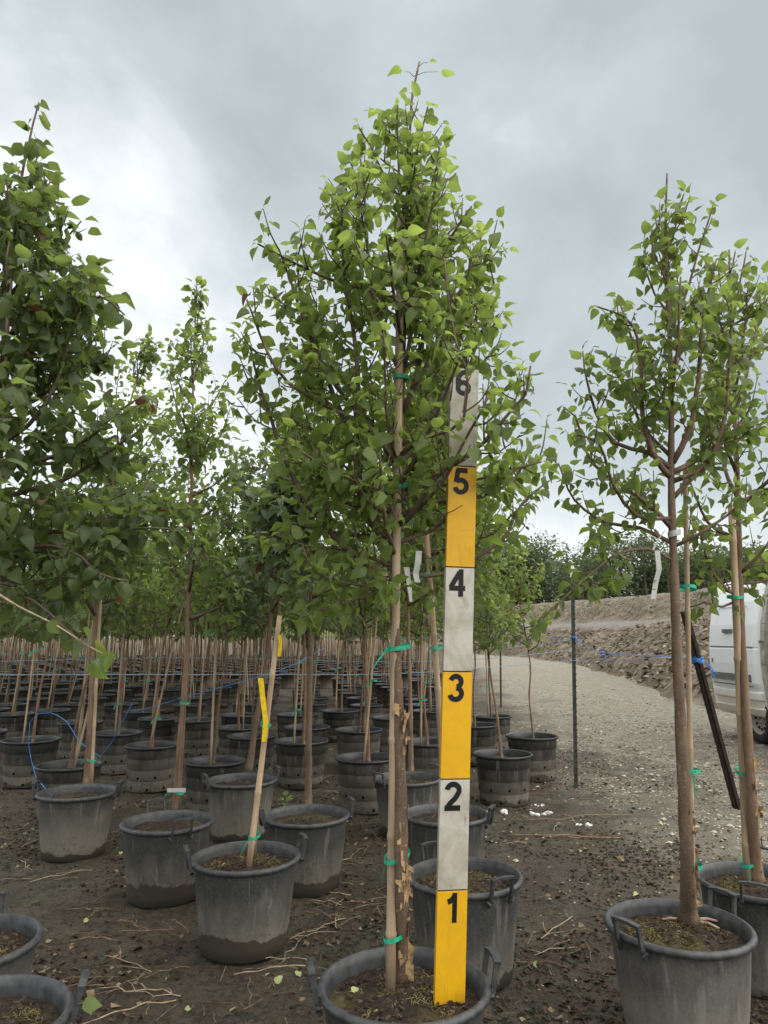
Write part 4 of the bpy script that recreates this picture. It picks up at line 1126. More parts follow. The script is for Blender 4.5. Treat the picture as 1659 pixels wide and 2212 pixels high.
L_([(-30, 1240), (60, 1260), (150, 1240), (270, 1160), (310, 1110)], 0, -0.05, 0.009)
L_([(-10, 1010), (70, 1000), (170, 960), (250, 890), (300, 860)], 0, -0.1, 0.0105)
L_([(10, 800), (80, 740), (160, 680), (215, 640), (270, 680)], 0, -0.12, 0.009)
L_([(20, 640), (70, 580), (140, 520), (175, 480)], 0, 0.0, 0.0075)
L_([(35, 500), (80, 440), (115, 380)], 0, -0.05, 0.006)
L_([(-35, 1290), (50, 1290), (110, 1330), (165, 1380)], 0, -0.3, 0.006)
zf = lambda y: at_y(0, y, Yl).z - O.z
g.auto(22, zf(1220), zf(700), 0.0105, (0.1, 0.6)); g.auto(14, zf(800), zf(420), 0.007, (0.08, 0.35))
lead = smooth_pts(axis, 0.05); g.dress(lead[lead[:, 2] > zf(370)], 0.0, 0.06)
build_tree(root, g, 0.024, LEAF_DARK, BARK, BARK_TWIG, 300, 0.003, 1.6, 12, 7)
stake(Vector((c_l1[0] + 0.06, Yl - 0.03, SOIL_Z)), at_y(20, 560, Yl - 0.05), 0.015, 'bamboo stake inside the dense dark green tree with big leaves', None, [(0.7, (0, .05, 0), .03, 1)])
# slender pale shoots that arch down low
tp = []
pale = empty('bare_shoot', at_y(-40, 1260, Yl - 0.35)); tag(pale, 'pale arching shoot hanging below the dark green tree', 'shoot')
o0 = pale.location
mb = MB()
pp = smooth_pts([at_y(x, y, Yl - 0.35) - o0 for x, y in ((-40, 1260), (40, 1310), (120, 1350), (190, 1395), (247, 1425))], 0.03)
mb.add(*tube(pp, np.linspace(0.0042, 0.002, len(pp)), 6)); link('stem', mb.mesh('stem', TWIG_PALE), pale)
for k, (x, y, s) in enumerate(((175, 1345, .06), (205, 1375, .065), (245, 1400, .06), (255, 1405, .06), (200, 1420, .07), (100, 1335, .05))):
    o = link('leaf', leaf_objs(LEAF_LIME)[(k % 6) * 8 + 6], pale, at_y(x, y, Yl - 0.36) - o0, (0.3 * k, 0.9, k * 1.3)); o.scale = (s, s, s)

c_l2 = pot(-62, 2205, 'grey pot with a tall handle and a pale leaf stuck to it', haz=math.radians(18), clean=True, chips=25, group=None)

# ================================================================== handled pots with trees, middle distance
def mid_tree(px_base, axis_px, crown_px, label, seed, leafm, r=0.02, leaf=0.062, n=26, bark=BARK_RED, dense=1.0, name='young_tree', n_obj=0, lo=True):
    Y = px_base[1]
    ax_w = [Vector((px_base[0], Y, SOIL_Z + 0.01))] + px_axis(axis_px, Y)
    O = Vector(ax_w[0]); axis = [Vector(p) - O for p in ax_w]
    root = empty(name, O); tag(root, label, 'tree', 'young trees in the first rows')
    env = [(z - O.z, a, b) for z, a, b in env_px(crown_px, Y, ax_w)]
    g = TreeGrow(seed, axis, env, leaf=leaf, droop=0.75, space=0.040 / dense, tw_gap=0.060 / dense, hi=False, brown=0.008, outer=1.03)
    z0, z1 = env[0][0] + 0.12, env[-1][0]
    g.auto(int(n * 0.62), z0, z0 + (z1 - z0) * 0.55, 0.011, (0.05, 0.6)); g.auto(int(n * 0.45), z0 + (z1 - z0) * 0.4, z1 - 0.15, 0.007, (0.08, 0.4))
    lead = smooth_pts(axis, 0.05); g.dress(lead[lead[:, 2] > z1 - 0.35], 0.0, 0.06)
    build_tree(root, g, r, leafm, bark, BARK_TWIG, n_obj, 0.0035, 1.5, 10, seed, lo)
    return root, O, Y

cA = pot(168, 1712, 'grey handled pot at the end of the front row, mud stained base', haz=math.radians(4))
rA, OA, YA = mid_tree(on_z(186, 1700, SOIL_Z), [(192, 1600), (205, 1350), (225, 1150), (262, 950), (300, 800), (322, 722)],
         [(1370, 130, 330), (1250, 90, 380), (1100, 110, 420), (980, 150, 420), (880, 200, 400), (800, 255, 370), (725, 312, 335)], 'young tree with two rusty stems rising from the mud stained end pot', 41, LEAF_MID, 0.022)
stake(on_z(197, 1704, SOIL_Z), at_y(222, 1200, YA - 0.06), 0.012, 'brown stake tied to the tree in the mud stained end pot', None, [(0.12, (-0.03, 0.05, 0), 0.03, 1), (0.53, (-0.03, 0.05, 0), 0.03, 1)])
stake(on_z(165, 1640, SOIL_Z), at_y(203, 1340, YA + 0.6), 0.0135, 'leaning cane rising from the ribbed pot behind the end pot')
cB = pot(363, 1776, 'grey handled pot with a white collar tag on its leaning trunk', haz=math.radians(-58))
rB, OB, YB = mid_tree(on_z(378, 1764, SOIL_Z), [(385, 1660), (397, 1500), (406, 1350), (414, 1050), (418, 800), (425, 612)],
         [(1390, 300, 500), (1280, 270, 530), (1150, 290, 540), (1000, 300, 545), (880, 330, 520), (790, 355, 490), (720, 375, 465), (660, 405, 440), (612, 418, 432)], 'young tree with a slim pointed top rising above its neighbours', 42, LEAF_MID, 0.021)
stake(on_z(386, 1768, SOIL_Z), at_y(402, 1490, YB - 0.04), 0.0075, 'thin dark cane beside the leaning trunk with the white collar tag', None, [(0.2, (-0.02, 0.04, 0), 0.025, 2), (0.9, (-0.02, 0.04, 0), 0.025, 1)], mat=BARK)
tg = empty('collar_tag', at_y(381, 1707, YB - 0.05)); tag(tg, 'stiff white card tied across a leaning trunk', 'tag')
link('card', me_from([box((0, 0, 0), (0.105, 0.004, 0.022))], 'card', TAG, False), tg)
cC = pot(521, 1686, 'grey handled pot behind the pot with the yellow ribbon', haz=math.radians(32))
rC, OC, YC = mid_tree(on_z(537, 1672, SOIL_Z), [(550, 1580), (575, 1430), (588, 1300), (600, 1150), (610, 1000), (618, 900)],
         [(1380, 470, 720), (1280, 440, 740), (1160, 450, 740), (1040, 480, 720), (960, 520, 690), (880, 590, 640)], 'blue green leaved tree with a leaning trunk behind the yellow ribbon', 43, LEAF_BLUE, 0.026, bark=BARK, dense=1.15)
cD = pot(532, 1852, 'grey handled pot with a dark wet band and a leaning pale stake', haz=math.radians(22), chips=26)
YD = cD[1]
sD = stake(on_z(537, 1878, SOIL_Z), at_y(604, 1330, YD + 0.05), 0.0145, 'long pale bamboo stake leaning with a yellow ribbon on it', None, [(0.12, (0.01, 0.03, 0), 0.022, 1), (0.55, (-0.01, 0.03, 0), 0.022, 0)])
mid_tree(on_z(546, 1856, SOIL_Z), [(560, 1700), (582, 1500), (602, 1330), (622, 1150), (640, 1000)],
         [(1350, 520, 700), (1260, 490, 730), (1150, 520, 730), (1060, 560, 710), (990, 620, 660)], 'blue green leaved tree hidden behind the long pale bamboo stake', 44, LEAF_BLUE, 0.013, leaf=0.062, bark=BARK, dense=1.1)
strip('ribbon', [at_y(563, 1465, YD - 0.02), at_y(568, 1510, YD - 0.03), at_y(574, 1560, YD - 0.03), at_y(570, 1602, YD - 0.03)], 0.024, YELLOWTAPE, 'long yellow ribbon hanging on the leaning pale stake', 'ribbon', twist=0.7)
strip('ribbon', [at_y(604, 1372, YD + 0.02), at_y(606, 1392, YD + 0.02), at_y(603, 1418, YD + 0.02)], 0.016, YELLOWTAPE, 'short yellow ribbon tied near the top of the leaning stake', 'ribbon', twist=0.3)
cE = pot(662, 1762, 'grey handled pot with an upright mossy trunk and a small seedling', haz=math.radians(24))
rE, OE, YE = mid_tree(on_z(665, 1752, SOIL_Z), [(667, 1600), (671, 1400), (673, 1200), (676, 1050), (678, 930), (690, 700)],
         [(1360, 580, 800), (1260, 560, 830), (1130, 560, 820), (1000, 580, 800), (900, 610, 770), (800, 640, 740), (700, 670, 710)], 'young tree with an upright mossy trunk and bright green leaves', 45, LEAF_MID, 0.0215, bark=BARK)
sd = empty('seedling', on_z(617, 1748, SOIL_Z)); tag(sd, 'small bright green seedling sprouting in a pot', 'seedling')
for k in range(7):
    o = link('leaf', leaf_objs(LEAF_LIME)[(k % 6) * 8 + 7], sd, (0, 0, 0.012 * k), (0, -0.5, k * 2.4)); o.scale = (0.05, 0.05, 0.05)
link('stem', me_from([tube([(0, 0, -0.02), (0, 0, 0.04), (0.003, 0, 0.1)], 0.002, 5)], 'stem', LEAF_LIME), sd)
cG = pot(1003, 1893, 'grey handled pot standing behind the foot of the measuring board', haz=math.radians(-62), chips=27, clean=True)
YG = cG[1]
rG, OG, _ = mid_tree(on_z(968, 1880, SOIL_Z), [(960, 1750), (945, 1500), (934, 1300), (926, 1100), (922, 950), (925, 800)],
         [(1330, 850, 1080), (1230, 810, 1170), (1100, 800, 1180), (980, 810, 1150), (880, 840, 1050), (790, 900, 970)], 'young tree leaning behind the measuring board', 46, LEAF_MID, 0.017)
stake(on_z(975, 1888, SOIL_Z), at_y(916, 1080, YG - 0.04), 0.0145, 'leaning bamboo stake just behind the measuring board', None, [(0.6, (0.02, 0.04, 0), 0.025, 1), (0.8, (0.02, 0.04, 0), 0.025, 1)])
cH = pot(963, 1760, 'grey handled pot second behind the measuring board', haz=math.radians(-22))
rH, OH, YH = mid_tree(on_z(1000, 1752, SOIL_Z), [(990, 1600), (985, 1400), (985, 1200), (990, 1020)],
         [(1340, 900, 1110), (1230, 880, 1140), (1120, 890, 1130), (1020, 960, 1040)], 'short leafy tree second behind the measuring board', 47, LEAF_MID, 0.015)
cI = pot(880, 1682, 'grey handled pot third behind the measuring board', haz=math.radians(40))
rI, OI, YI = mid_tree(on_z(888, 1675, SOIL_Z), [(886, 1500), (882, 1340), (884, 1150), (888, 1000)],
         [(1350, 800, 970), (1240, 780, 1000), (1120, 790, 990), (1000, 860, 920)], 'straight brown trunk tree seen beside the main bamboo stake', 48, LEAF_MID, 0.020)

# ================================================================== ribbed pots
G_POT, L_POT = 'ribbed black pots in the back rows', 'black ribbed pot with drain holes in the crowded back rows'
G_TREE, L_TREE = 'young trees in the back rows', 'young tree with a thin rusty trunk in the crowded back rows'
G_ST, L_ST = 'bamboo stakes in the back rows', 'thin bamboo stake in a ribbed pot of the crowded back rows'
def generic(seed, H, R, leafm, bark, n=20, lean=0.03, zc=1.01):
    rg = rngf(seed)
    axis = [Vector((0, 0, 0)), Vector((lean * rg.uniform(-1, 1), lean * rg.uniform(-1, 1), zc * 0.5)), Vector((lean * rg.uniform(-2, 2), lean * rg.uniform(-2, 2), zc)), Vector((lean * rg.uniform(-2, 2), lean * rg.uniform(-2, 2), H * 0.8)), Vector((0.02, 0, H))]
    env = [(zc - 0.24, R * 0.5, R * 0.5), (zc + 0.02, R * 0.9, R * 0.9), (zc + 0.4, R, R), (zc + 0.8, R * 0.85, R * 0.85), (H - 0.55, R * 0.6, R * 0.6), (H - 0.25, R * 0.3, R * 0.3), (H, 0.04, 0.04)]
    g = TreeGrow(seed, axis, env, leaf=0.066, droop=0.75, space=0.046, tw_gap=0.08, hi=False)
    g.auto(int(n * 0.7), zc, zc + 0.75, 0.009, (0.0, 0.6)); g.auto(int(n * 0.45), zc + 0.6, H - 0.25, 0.006, (0.06, 0.35))
    mb = MB()
    for pts, rad in g.limbs: mb.add(*tube(pts, rad, 4))
    for tp, r, li in g.twigs: mb.add(*tube(tp, np.linspace(r, r * 0.5, len(tp)), 3, False))
    return (trunk_mesh(axis, rg.uniform(0.012, 0.0175), 0.004, 8, 1.5, seed, mat=bark, rough=0.14), mb.mesh('branch', BARK_TWIG), g.leaf_mesh(range(len(g.leaves)), leafm))
VARS = [generic(60 + k, 2.55 + 0.12 * (k % 5), 0.40 + 0.035 * (k % 4), (LEAF_MID, LEAF_BLUE, LEAF_MID, LEAF_LIME, LEAF_BLUE, LEAF_DARK, LEAF_MID)[k], (BARK_RED, BARK_RED, BARK)[k % 3]) for k in range(7)]
def put_tree(c, k, rz, sc, tilt=(0, 0), label=L_TREE, group=G_TREE):
    if label == L_TREE:
        w = ('green', 'blue green', 'green', 'lime green', 'blue green', 'dark green', 'green')[k % 7]
        label = L_TREE.replace('young tree', 'young %s leaved tree' % w); group = '%s leaved trees in the back rows' % w
    r = empty('young_tree', (c[0], c[1], 0.34)); r.rotation_euler = (tilt[0], tilt[1], rz); r.scale = (sc, sc, sc); tag(r, label, 'tree', group)
    t, b, l = VARS[k % len(VARS)]
    link('trunk', t, r); link('branch', b, r); o = link('crown', l, r); o['kind'] = 'stuff'
CANE = me_from([tube([(0, 0, z) for z in (0, .2, .208, .43, .438, .66, .668, .9, .908, 1.15, 1.158, 1.4, 1.6)], [0.009, 0.009, 0.0107, 0.0088, 0.0105, 0.0086, 0.0103, 0.0083, 0.010, 0.008, 0.0097, 0.0076, 0.0076], 6)], 'cane', BAMBOO)
CTIE = None
def put_stake(c, tilt, rz=0, sc=1.0, label=L_ST, group=G_ST):
    e = empty('bamboo_stake', (c[0], c[1], 0.325)); e.rotation_euler = (tilt[0], tilt[1], rz); e.scale = (sc, sc, sc); tag(e, label, 'stake', group)
    link('cane', CANE, e)
    mbt = MB()
    global CTIE
    if CTIE is None:
        n = 10; V, T = [], []
        for j in range(n):
            a = j / n * 6.283
            V += [(0.02 + 0.03 * math.cos(a), 0.022 * math.sin(a), 0.0), (0.02 + 0.03 * math.cos(a), 0.022 * math.sin(a), 0.014)]
        for j in range(n):
            k = (j + 1) % n; T += [(2 * j, 2 * k, 2 * k + 1), (2 * j, 2 * k + 1, 2 * j + 1)]
        V += [(-0.01, -0.01, 0.01), (-0.035, -0.015, -0.045), (-0.02, -0.015, -0.05)]; T += [(2 * n, 2 * n + 1, 2 * n + 2)]
        mbt.add(V, T); CTIE = mbt.mesh('tie_tape', TIE)
    link('tie_tape', CTIE, e, (0, 0, 0.25 + 0.9 * ((abs(c[0]) * 7.3 + c[1] * 3.1) % 1)))
rg = rngf(99)
near_rib = [ # rim centre px, label or None, tree variant, lean towards +x (radians), stake?
    (1086, 1627, 'ribbed grey pot beside white scraps on the mud', 0, -0.06), (1149, 1591, 'ribbed pot standing apart next to the tall metal fence post', 3, -0.07),
    (1062, 1546, None, 2, -0.09), (1024, 1568, None, 1, -0.02), (791, 1637, None, 0, 0.0), (651, 1602, None, 4, 0.02), (465, 1641, None, 2, 0.03), (330, 1607, None, 6, 0.10), (68, 1600, None, 1, 0.06),
    (151, 1650, None, 5, 0.10), (255, 1581, None, 0, 0.03), (-40, 1580, None, 5, 0.03), (425, 1556, None, 1, 0.05), (310, 1537, None, 6, 0.03), (175, 1560, None, 3, 0.02), (775, 1577, None, 2, 0.02), (848, 1552, None, 4, 0.0), (925, 1605, None, 6, -0.03),
    (545, 1588, None, 5, 0.05), (520, 1545, None, 0, 0.03), (110, 1534, None, 2, 0.0), (30, 1542, None, 4, 0.05), (640, 1545, None, 3, -0.04), (735, 1535, None, 1, 0.02), (930, 1535, None, 5, -0.05)]
placed = []
for i, (x, y, lab, k, lean) in enumerate(near_rib):
    c = on_z(x, y, 0.385)
    if any((c - q).length < 0.52 for q in placed): continue
    placed.append(c)
    rib_pot(c, lab or L_POT, G_POT, rg.uniform(0, 6.3), True, rg.uniform(0.97, 1.03))
    tl = (rg.uniform(-.03, .03), lean)
    put_tree((c[0] + rg.uniform(-.02, .02), c[1]), k, rg.uniform(-.6, .6), rg.uniform(0.92, 1.04) if x < 1000 else rg.uniform(0.78, 0.86), tl,
             {0: 'small tree with a thin trunk in the pot beside the white scraps', 1: 'leafy young tree with a rusty trunk next to the metal fence post'}.get(i, L_TREE))
    if i > 1: put_stake((c[0] + rg.uniform(-.07, .07), c[1] - 0.05), (rg.uniform(-.04, .04), lean + rg.uniform(-.06, .10)))
Y = 8.0
handled = [Vector((q[0], q[1], 0)) for q in (cA, cB, cC, cD, cE, cG, cH, cI)]
row = 0
while Y < 17.5:
    X = -0.60 * Y - 0.3 + (0.4 if row % 2 else 0)
    while X < 1.35:
        c = Vector((X + rg.uniform(-.09, .09), Y + rg.uniform(-.10, .10), 0.385))
        if all((c - q).length > 0.6 for q in placed) and all((Vector((c.x, c.y, 0)) - q).length > 0.6 for q in handled):
            placed.append(c)
            rib_pot(c, L_POT, G_POT, rg.uniform(0, 6.3), Y < 10.5, rg.uniform(0.95, 1.03))
            ln = rg.gauss(0.02, 0.065)
            put_tree((c[0] + rg.uniform(-.03, .03), c[1] + rg.uniform(-.03, .03)), rg.randrange(7), rg.uniform(0, 6.3), rg.uniform(0.84, 1.08), (rg.gauss(0, .03), ln))
            put_stake((c[0] + rg.uniform(-.06, .06), c[1] + rg.uniform(-.08, 0.02)), (rg.gauss(0, .03), ln + rg.gauss(0, 0.04)), 0, rg.uniform(0.85, 1.05))
        X += 0.86
    Y += 0.88; row += 1
def distant_rows():
    mb = MB(); rg = rngf(123); Y = 18.4; potp = lathe([(0.19, 0), (0.225, 0.37), (0.245, 0.375), (0.245, 0.39), (0.21, 0.38), (0.2, 0.33), (0, 0.335)], 10)
    quad = np.array([(0, 0, 0), (0.5, -0.33, 0.06), (1.0, 0, -0.12), (0.5, 0.33, 0.06)]); qt = np.array([(0, 1, 2), (0, 2, 3)])
    while Y < 62:
        X = -0.60 * Y - 0.3
        while X < min(1.4, 1.4):
            x = X + rg.uniform(-.15, .15); y = Y + rg.uniform(-.15, .15)
            if Y < 40: mb.add(potp[0] + np.array((x, y, 0)), potp[1], 0)
            H = rg.uniform(2.4, 2.9); dx = rg.gauss(0, 0.06)
            mb.add(*tube([(x, y, 0.3), (x + dx, y, 1.6), (x + dx, y, H + 0.2)], [0.016, 0.013, 0.006], 5), 1)
            mb.add(*tube([(x + .05, y - .05, 0.3), (x + .05 + rg.gauss(0.03, .06), y - .05, 1.9)], [0.010, 0.009], 4), 2)
            R = rg.uniform(0.34, 0.48); bt = rg.uniform(0.1, 0.8)
            for k in range(110 if Y < 35 else 60):
                h = rg.random() ** 0.8; a = rg.uniform(0, 6.3); rr = R * math.sqrt(rg.random()) * (1.05 - 0.9 * max(0, h - 0.25))
                s = rg.uniform(0.07, 0.11) * (1 if Y < 35 else 1.5)
                mb.add((quad * s) @ rot3(rg.uniform(-.7, .7), rg.uniform(0, 1.1), rg.uniform(0, 6.3)).T + np.array((x + dx + rr * math.cos(a), y + rr * math.sin(a), 1.30 + h * (H - 1.10))), qt, 3, min(0.94, max(0, bt + rg.uniform(-.25, .25))))
            X += 0.95 if Y < 35 else 1.3
        Y += 1.0 if Y < 35 else 1.7
    o = link('distant_tree_rows', mb.mesh('distant_tree_rows', [POT_R, BARK_RED, BAMBOO, LEAF_MID]))
    tag(o, 'far rows of potted trees merging into one mass of trunks', 'tree rows', kind='stuff')
distant_rows()

# ================================================================== posts and twine
def tpost(px, py, ytop, label):
    b = on_z(px[0], py, 0); t = at_y(px[1], ytop, b.y); d = t - b; L = d.length; d.normalize()
    e = empty('fence_post', b); tag(e, label, 'post', 'metal fence posts')
    mb = MB(); q = Vector((0, 0, -0.02))
    a0, a1 = Vector((0, 0, -0.03)), d * (L * 0.955)
    mb.add(*bar(a0, a1, 0.034, 0.005, (0, 1, 0))); mb.add(*bar(a0 + Vector((0.0, 0.016, 0)), a1 + Vector((0.0, 0.016, 0)), 0.005, 0.03, (0, 1, 0)))
    link('tee_bar', mb.mesh('tee_bar', POST, False), e)
    mb = MB(); n = int(L / 0.055)
    for k in range(2, n - 1): mb.add(*box(tuple(d * (L * k / n) + Vector((0.014, -0.006, 0))), (0.014, 0.012, 0.012)))
    link('stud_row', mb.mesh('stud_row', POST, False), e)
    mb = MB(); mb.add(*bar(d * (L * 0.945), d * L, 0.037, 0.010, (0, 1, 0))); link('white_tip', mb.mesh('white_tip', POST_TOP, False), e)
    return b
bp1 = tpost((1244, 1236), 1702, 1222, 'tall dark metal fence post with a white tip at the road edge')
bp2 = tpost((1082, 1080), 1528, 1300, 'second metal fence post farther along the road edge by the pots')
lb = on_z(1592, 1745, 0); lt = at_y(1478, 1320, lb.y - 0.25)
e = empty('leaning_post', lb); tag(e, 'thick dark post leaning over and bound with bright blue twine', 'post')
dl = lt - lb
mb = MB(); mb.add(*bar(-dl.normalized() * 0.04, dl, 0.052, 0.045, (0, 1, 0))); mb.add(*bar(-dl.normalized() * 0.04 + Vector((0.0, -0.03, 0)), dl + Vector((0, -0.03, 0)), 0.014, 0.02, (0, 1, 0)))
link('bar', mb.mesh('bar', RUST, False), e)
kn = MB(); rk = rngf(3); kc = lt + (lb - lt) * 0.25 - lb
for k in range(7):
    a = [kc + Vector((0.04 * math.cos(t) + rk.uniform(-.004, .004), 0.042 * math.sin(t), 0.012 * math.sin(t + k) + rk.uniform(-.02, .02))) for t in np.linspace(0, 6.28, 14)]
    kn.add(*tube(a, 0.0035, 4, False))
for k in range(7):
    p0 = kc + Vector((0.035, -0.04, 0)); kn.add(*tube([p0, p0 + Vector((0.04 + rk.uniform(-.01, .02), -0.01, -0.06)), p0 + Vector((0.05 + rk.uniform(0, .05), 0, -0.14 + rk.uniform(-.02, .04)))], 0.002, 3, False))
link('twine_binding', kn.mesh('twine_binding', TWINE), e)
def twine(pts, label, mat=TWINE, r=0.0024, knots=()):
    P = [Vector(p) for p in pts]; e = empty('twine', P[0]); tag(e, label, 'twine', 'blue twine strung between posts')
    q = smooth_pts([p - P[0] for p in P], 0.15); link('line', me_from([tube(q, r, 5)], 'line', mat), e)
    rg = rngf(len(pts) + 3)
    for kp, drop in knots:
        mb = MB(); c = Vector(kp) - P[0]
        for k in range(3):
            mb.add(*tube([c + Vector((0.016 * math.cos(t + k), 0.016 * math.sin(t + k), rg.uniform(-.012, .012))) for t in np.linspace(0, 6.28, 9)], 0.003, 4, False))
        for k in range(3):
            mb.add(*tube([c, c + Vector((rg.uniform(-.02, .05), 0, -drop * 0.5)), c + Vector((rg.uniform(-.02, .08), 0, -drop * rg.uniform(0.7, 1)))], 0.002, 3, False))
        link('knot', mb.mesh('knot', mat), e)
yp = bp1.y - 0.02; y2 = bp2.y; yl = (lb + dl * 0.7).y
twine([at_y(1241, 1377, yp), at_y(1262, 1393, yp - 0.1), at_y(1301, 1410, yp - 0.2), at_y(1400, 1416, (yp + yl) / 2 - 0.1), at_y(1517, 1424, yl - 0.03)], 'bright blue twine knotted from the tall fence post to the leaning post', knots=[(at_y(1241, 1377, yp), 0.05), (at_y(1301, 1410, yp - 0.2), 0.1)])
twine([at_y(-20, 1458, 4.6), at_y(400, 1457, 5.0), at_y(830, 1456, 5.5), at_y(1060, 1441, 5.9), at_y(1244, 1427, yp), at_y(1400, 1422, 5.9), at_y(1512, 1419, yl - 0.03)], 'lower blue twine stretched in front of the back rows of pots', TWINE_GREY, 0.0022)
twine([at_y(-20, 1429, 5.4), at_y(400, 1421, 5.8), at_y(830, 1430, 6.2), at_y(1060, 1422, 6.4), at_y(1240, 1403, yp + 0.03)], 'upper faded twine stretched in front of the back rows of pots', TWINE_GREY, 0.0018)
twine([at_y(1240, 1376, yp), at_y(1160, 1378, (yp + y2) / 2), at_y(1081, 1375, y2)], 'blue twine between the two metal fence posts', TWINE, 0.003, [(at_y(1120, 1374, 8.5), 0.05)])
twine([at_y(1240, 1382, yp), at_y(1150, 1396, (yp + y2) / 2), at_y(1081, 1404, y2)], 'second lower blue twine between the two metal fence posts', TWINE, 0.003)
twine([at_y(1081, 1376, y2), at_y(800, 1378, 13.0), at_y(400, 1372, 15.0), at_y(-40, 1366, 17)], 'far faded twine running from the second post along the rows', TWINE_GREY, 0.005)
yr = on_z(68, 1600, 0.385).y - 0.27
twine([at_y(285, 1520, YA - 0.02), at_y(240, 1605, YA + 0.25), at_y(217, 1634, YA + 0.3), at_y(170, 1600, YA + 0.5), at_y(145, 1560, YA + 0.55), at_y(110, 1540, yr), at_y(85, 1541, yr), at_y(64, 1560, yr), at_y(62, 1610, yr), at_y(75, 1670, yr - 0.2), at_y(95, 1700, YA - 0.3), at_y(125, 1735, YA - 0.3)], 'loose loop of blue twine hanging over the pots by the end pot', TWINE, 0.0026)
twine([at_y(285, 1540, YA - 0.03), at_y(420, 1500, 4.4), at_y(600, 1450, 4.5), at_y(700, 1400, 5.0)], 'thin blue twine sloping up from the end pot tree', TWINE, 0.0018)

# ================================================================== white van
def van():
    Wh = mat_paint('van_white', (0.72, 0.73, 0.73), (0.52, 0.48, 0.40), 0.18, 2.0); Gy = mat_plain('van_rubber', (0.13, 0.135, 0.14), 0.6, 0.3)
    Dk = mat_plain('van_interior', (0.03, 0.03, 0.032), 0.8, 0.2); Tr = mat_plain('van_tyre', (0.03, 0.028, 0.026), 0.9, 0.2, 0.5, 8); St = mat_plain('van_steel_rim', (0.26, 0.235, 0.2), 0.6, 0.4, 0.3, 14)
    Dj = mat_paint('van_dirty_jamb', (0.42, 0.40, 0.35), (0.16, 0.12, 0.08), 0.9, 6.0)
    Gl = mat_plain('van_glass', (0.02, 0.025, 0.03), 0.1, 0.6)
    M = Mat('van_door_paint'); s = M.sep(M.tc.outputs['Object'])
    dirt = M.ramp(M.math('ADD', s[2], M.math('MULTIPLY', M.noise(7, 5), 0.22)), [(0.55, 1.0), (0.85, 0.0)])
    M.p(Base_Color=M.mix(M.math('MULTIPLY', dirt, 0.75), (0.74, 0.755, 0.76), (0.46, 0.40, 0.29)), Roughness=0.35); WD = M.m
    e = empty('van', (0, 0, 0)); tag(e, 'white panel van with its side door slid open on the gravel', 'van')
    # local frame: y along the van (rear at 0, front at -4.3), x to the far side (near side at 0), z up
    prof = [(0.10, 0.30), (0.03, 0.42), (0.0, 0.75), (-0.012, 1.0), (0.0, 1.25), (0.03, 1.5), (0.085, 1.75), (0.135, 1.95), (0.19, 2.06), (0.33, 2.12), (0.86, 2.15)]
    full = prof + [(1.72 - x, z) for x, z in prof[::-1][1:]]
    def shell(y0, y1, skip_near=False):
        mb = MB(); ys = np.linspace(y0, y1, 6); V, T = [], []
        for y in ys:
            for x, z in full: V.append((x, y, z))
        n = len(full)
        for i in range(len(ys) - 1):
            for j in range(n - 1):
                if skip_near and j < 7: continue
                q = i * n + j; T += [(q, q + 1, q + 1 + n), (q, q + 1 + n, q + n)]
        mb.add(V, T); return mb
    link('rear_body', shell(0, -1.34).mesh('rear_body', Wh), e)
    link('side_opening_body', shell(-1.34, -2.55, True).mesh('side_opening_body', Wh), e)
    link('cab_body', shell(-2.55, -3.35).mesh('cab_body', Wh), e)
    mb = MB(); V = [(x, 0.0, z) for x, z in full] + [(0.86, 0.0, 1.2)]; mb.add(V, [(j, len(full), j + 1) for j in range(len(full) - 1)] + [(len(full) - 1, len(full), 0)])
    link('rear_panel', mb.mesh('rear_panel', Wh, False), e)
    mb = MB(); mb.add(*box((0.86, -1.7, 0.36), (1.5, 3.2, 0.05))); mb.add(*box((1.60, -1.7, 1.1), (0.04, 3.2, 1.5))); mb.add(*box((0.86, -2.62, 1.1), (1.45, 0.04, 1.5))); mb.add(*box((0.86, -0.06, 1.1), (1.4, 0.04, 1.5)))
    link('cargo_lining', mb.mesh('cargo_lining', Dk, False), e)
    # pillars of the door opening
    for y in (-1.36, -2.53):
        mb = MB()
        for (x0, z0), (x1, z1) in zip(prof[:8], prof[1:9]): mb.add(*bar((x0 + 0.05, y, z0), (x1 + 0.05, y, z1), 0.10, 0.09, (0, 1, 0)))
        link('door_pillar', mb.mesh('door_pillar', Dj, False), e)
    mb = MB(); mb.add(*box((0.06, -2.0, 0.36), (0.14, 1.1, 0.07))); link('step', mb.mesh('step', Dj, False), e)
    # sliding door pushed back along the side
    def dr(z): return float(np.interp(z, [p[1] for p in prof], [p[0] for p in prof])) - 0.075
    zs = [0.34, 0.36, 0.44, 0.46, 0.54, 0.56, 0.64, 0.66, 0.76, 0.9, 1.0, 1.1, 1.18, 1.2, 1.22, 1.35, 1.5, 1.65, 1.8, 1.9]
    off = [0.02, 0.0, 0.0, 0.04, 0.04, 0.0, 0.0, 0.04, 0.0, 0, 0, 0, 0, 0.012, 0, 0, 0, 0, 0, 0.02]
    V, T = [], []; yy = [-0.10, -0.13, -0.18, -0.5, -0.9, -1.20, -1.26, -1.30]; yo = [0.04, 0.012, 0.0, 0, 0, 0, 0.012, 0.05]
    for y, a in zip(yy, yo):
        for z, b in zip(zs, off): V.append((dr(z) + b + a, y, z))
    n = len(zs)
    for i in range(len(yy) - 1):
        for j in range(n - 1): q = i * n + j; T += [(q, q + n + 1, q + 1), (q, q + n, q + n + 1)]
    nb = len(V); V2 = [(x + 0.05, y, z) for x, y, z in V]; T2 = [(a + nb, c + nb, b + nb) for a, b, c in T]
    rim_loop = []
    for i in range(len(yy) - 1):
        for j in (0, n - 1): a, b = i * n + j, (i + 1) * n + j; rim_loop += [(a, b, b + nb), (a, b + nb, a + nb)]
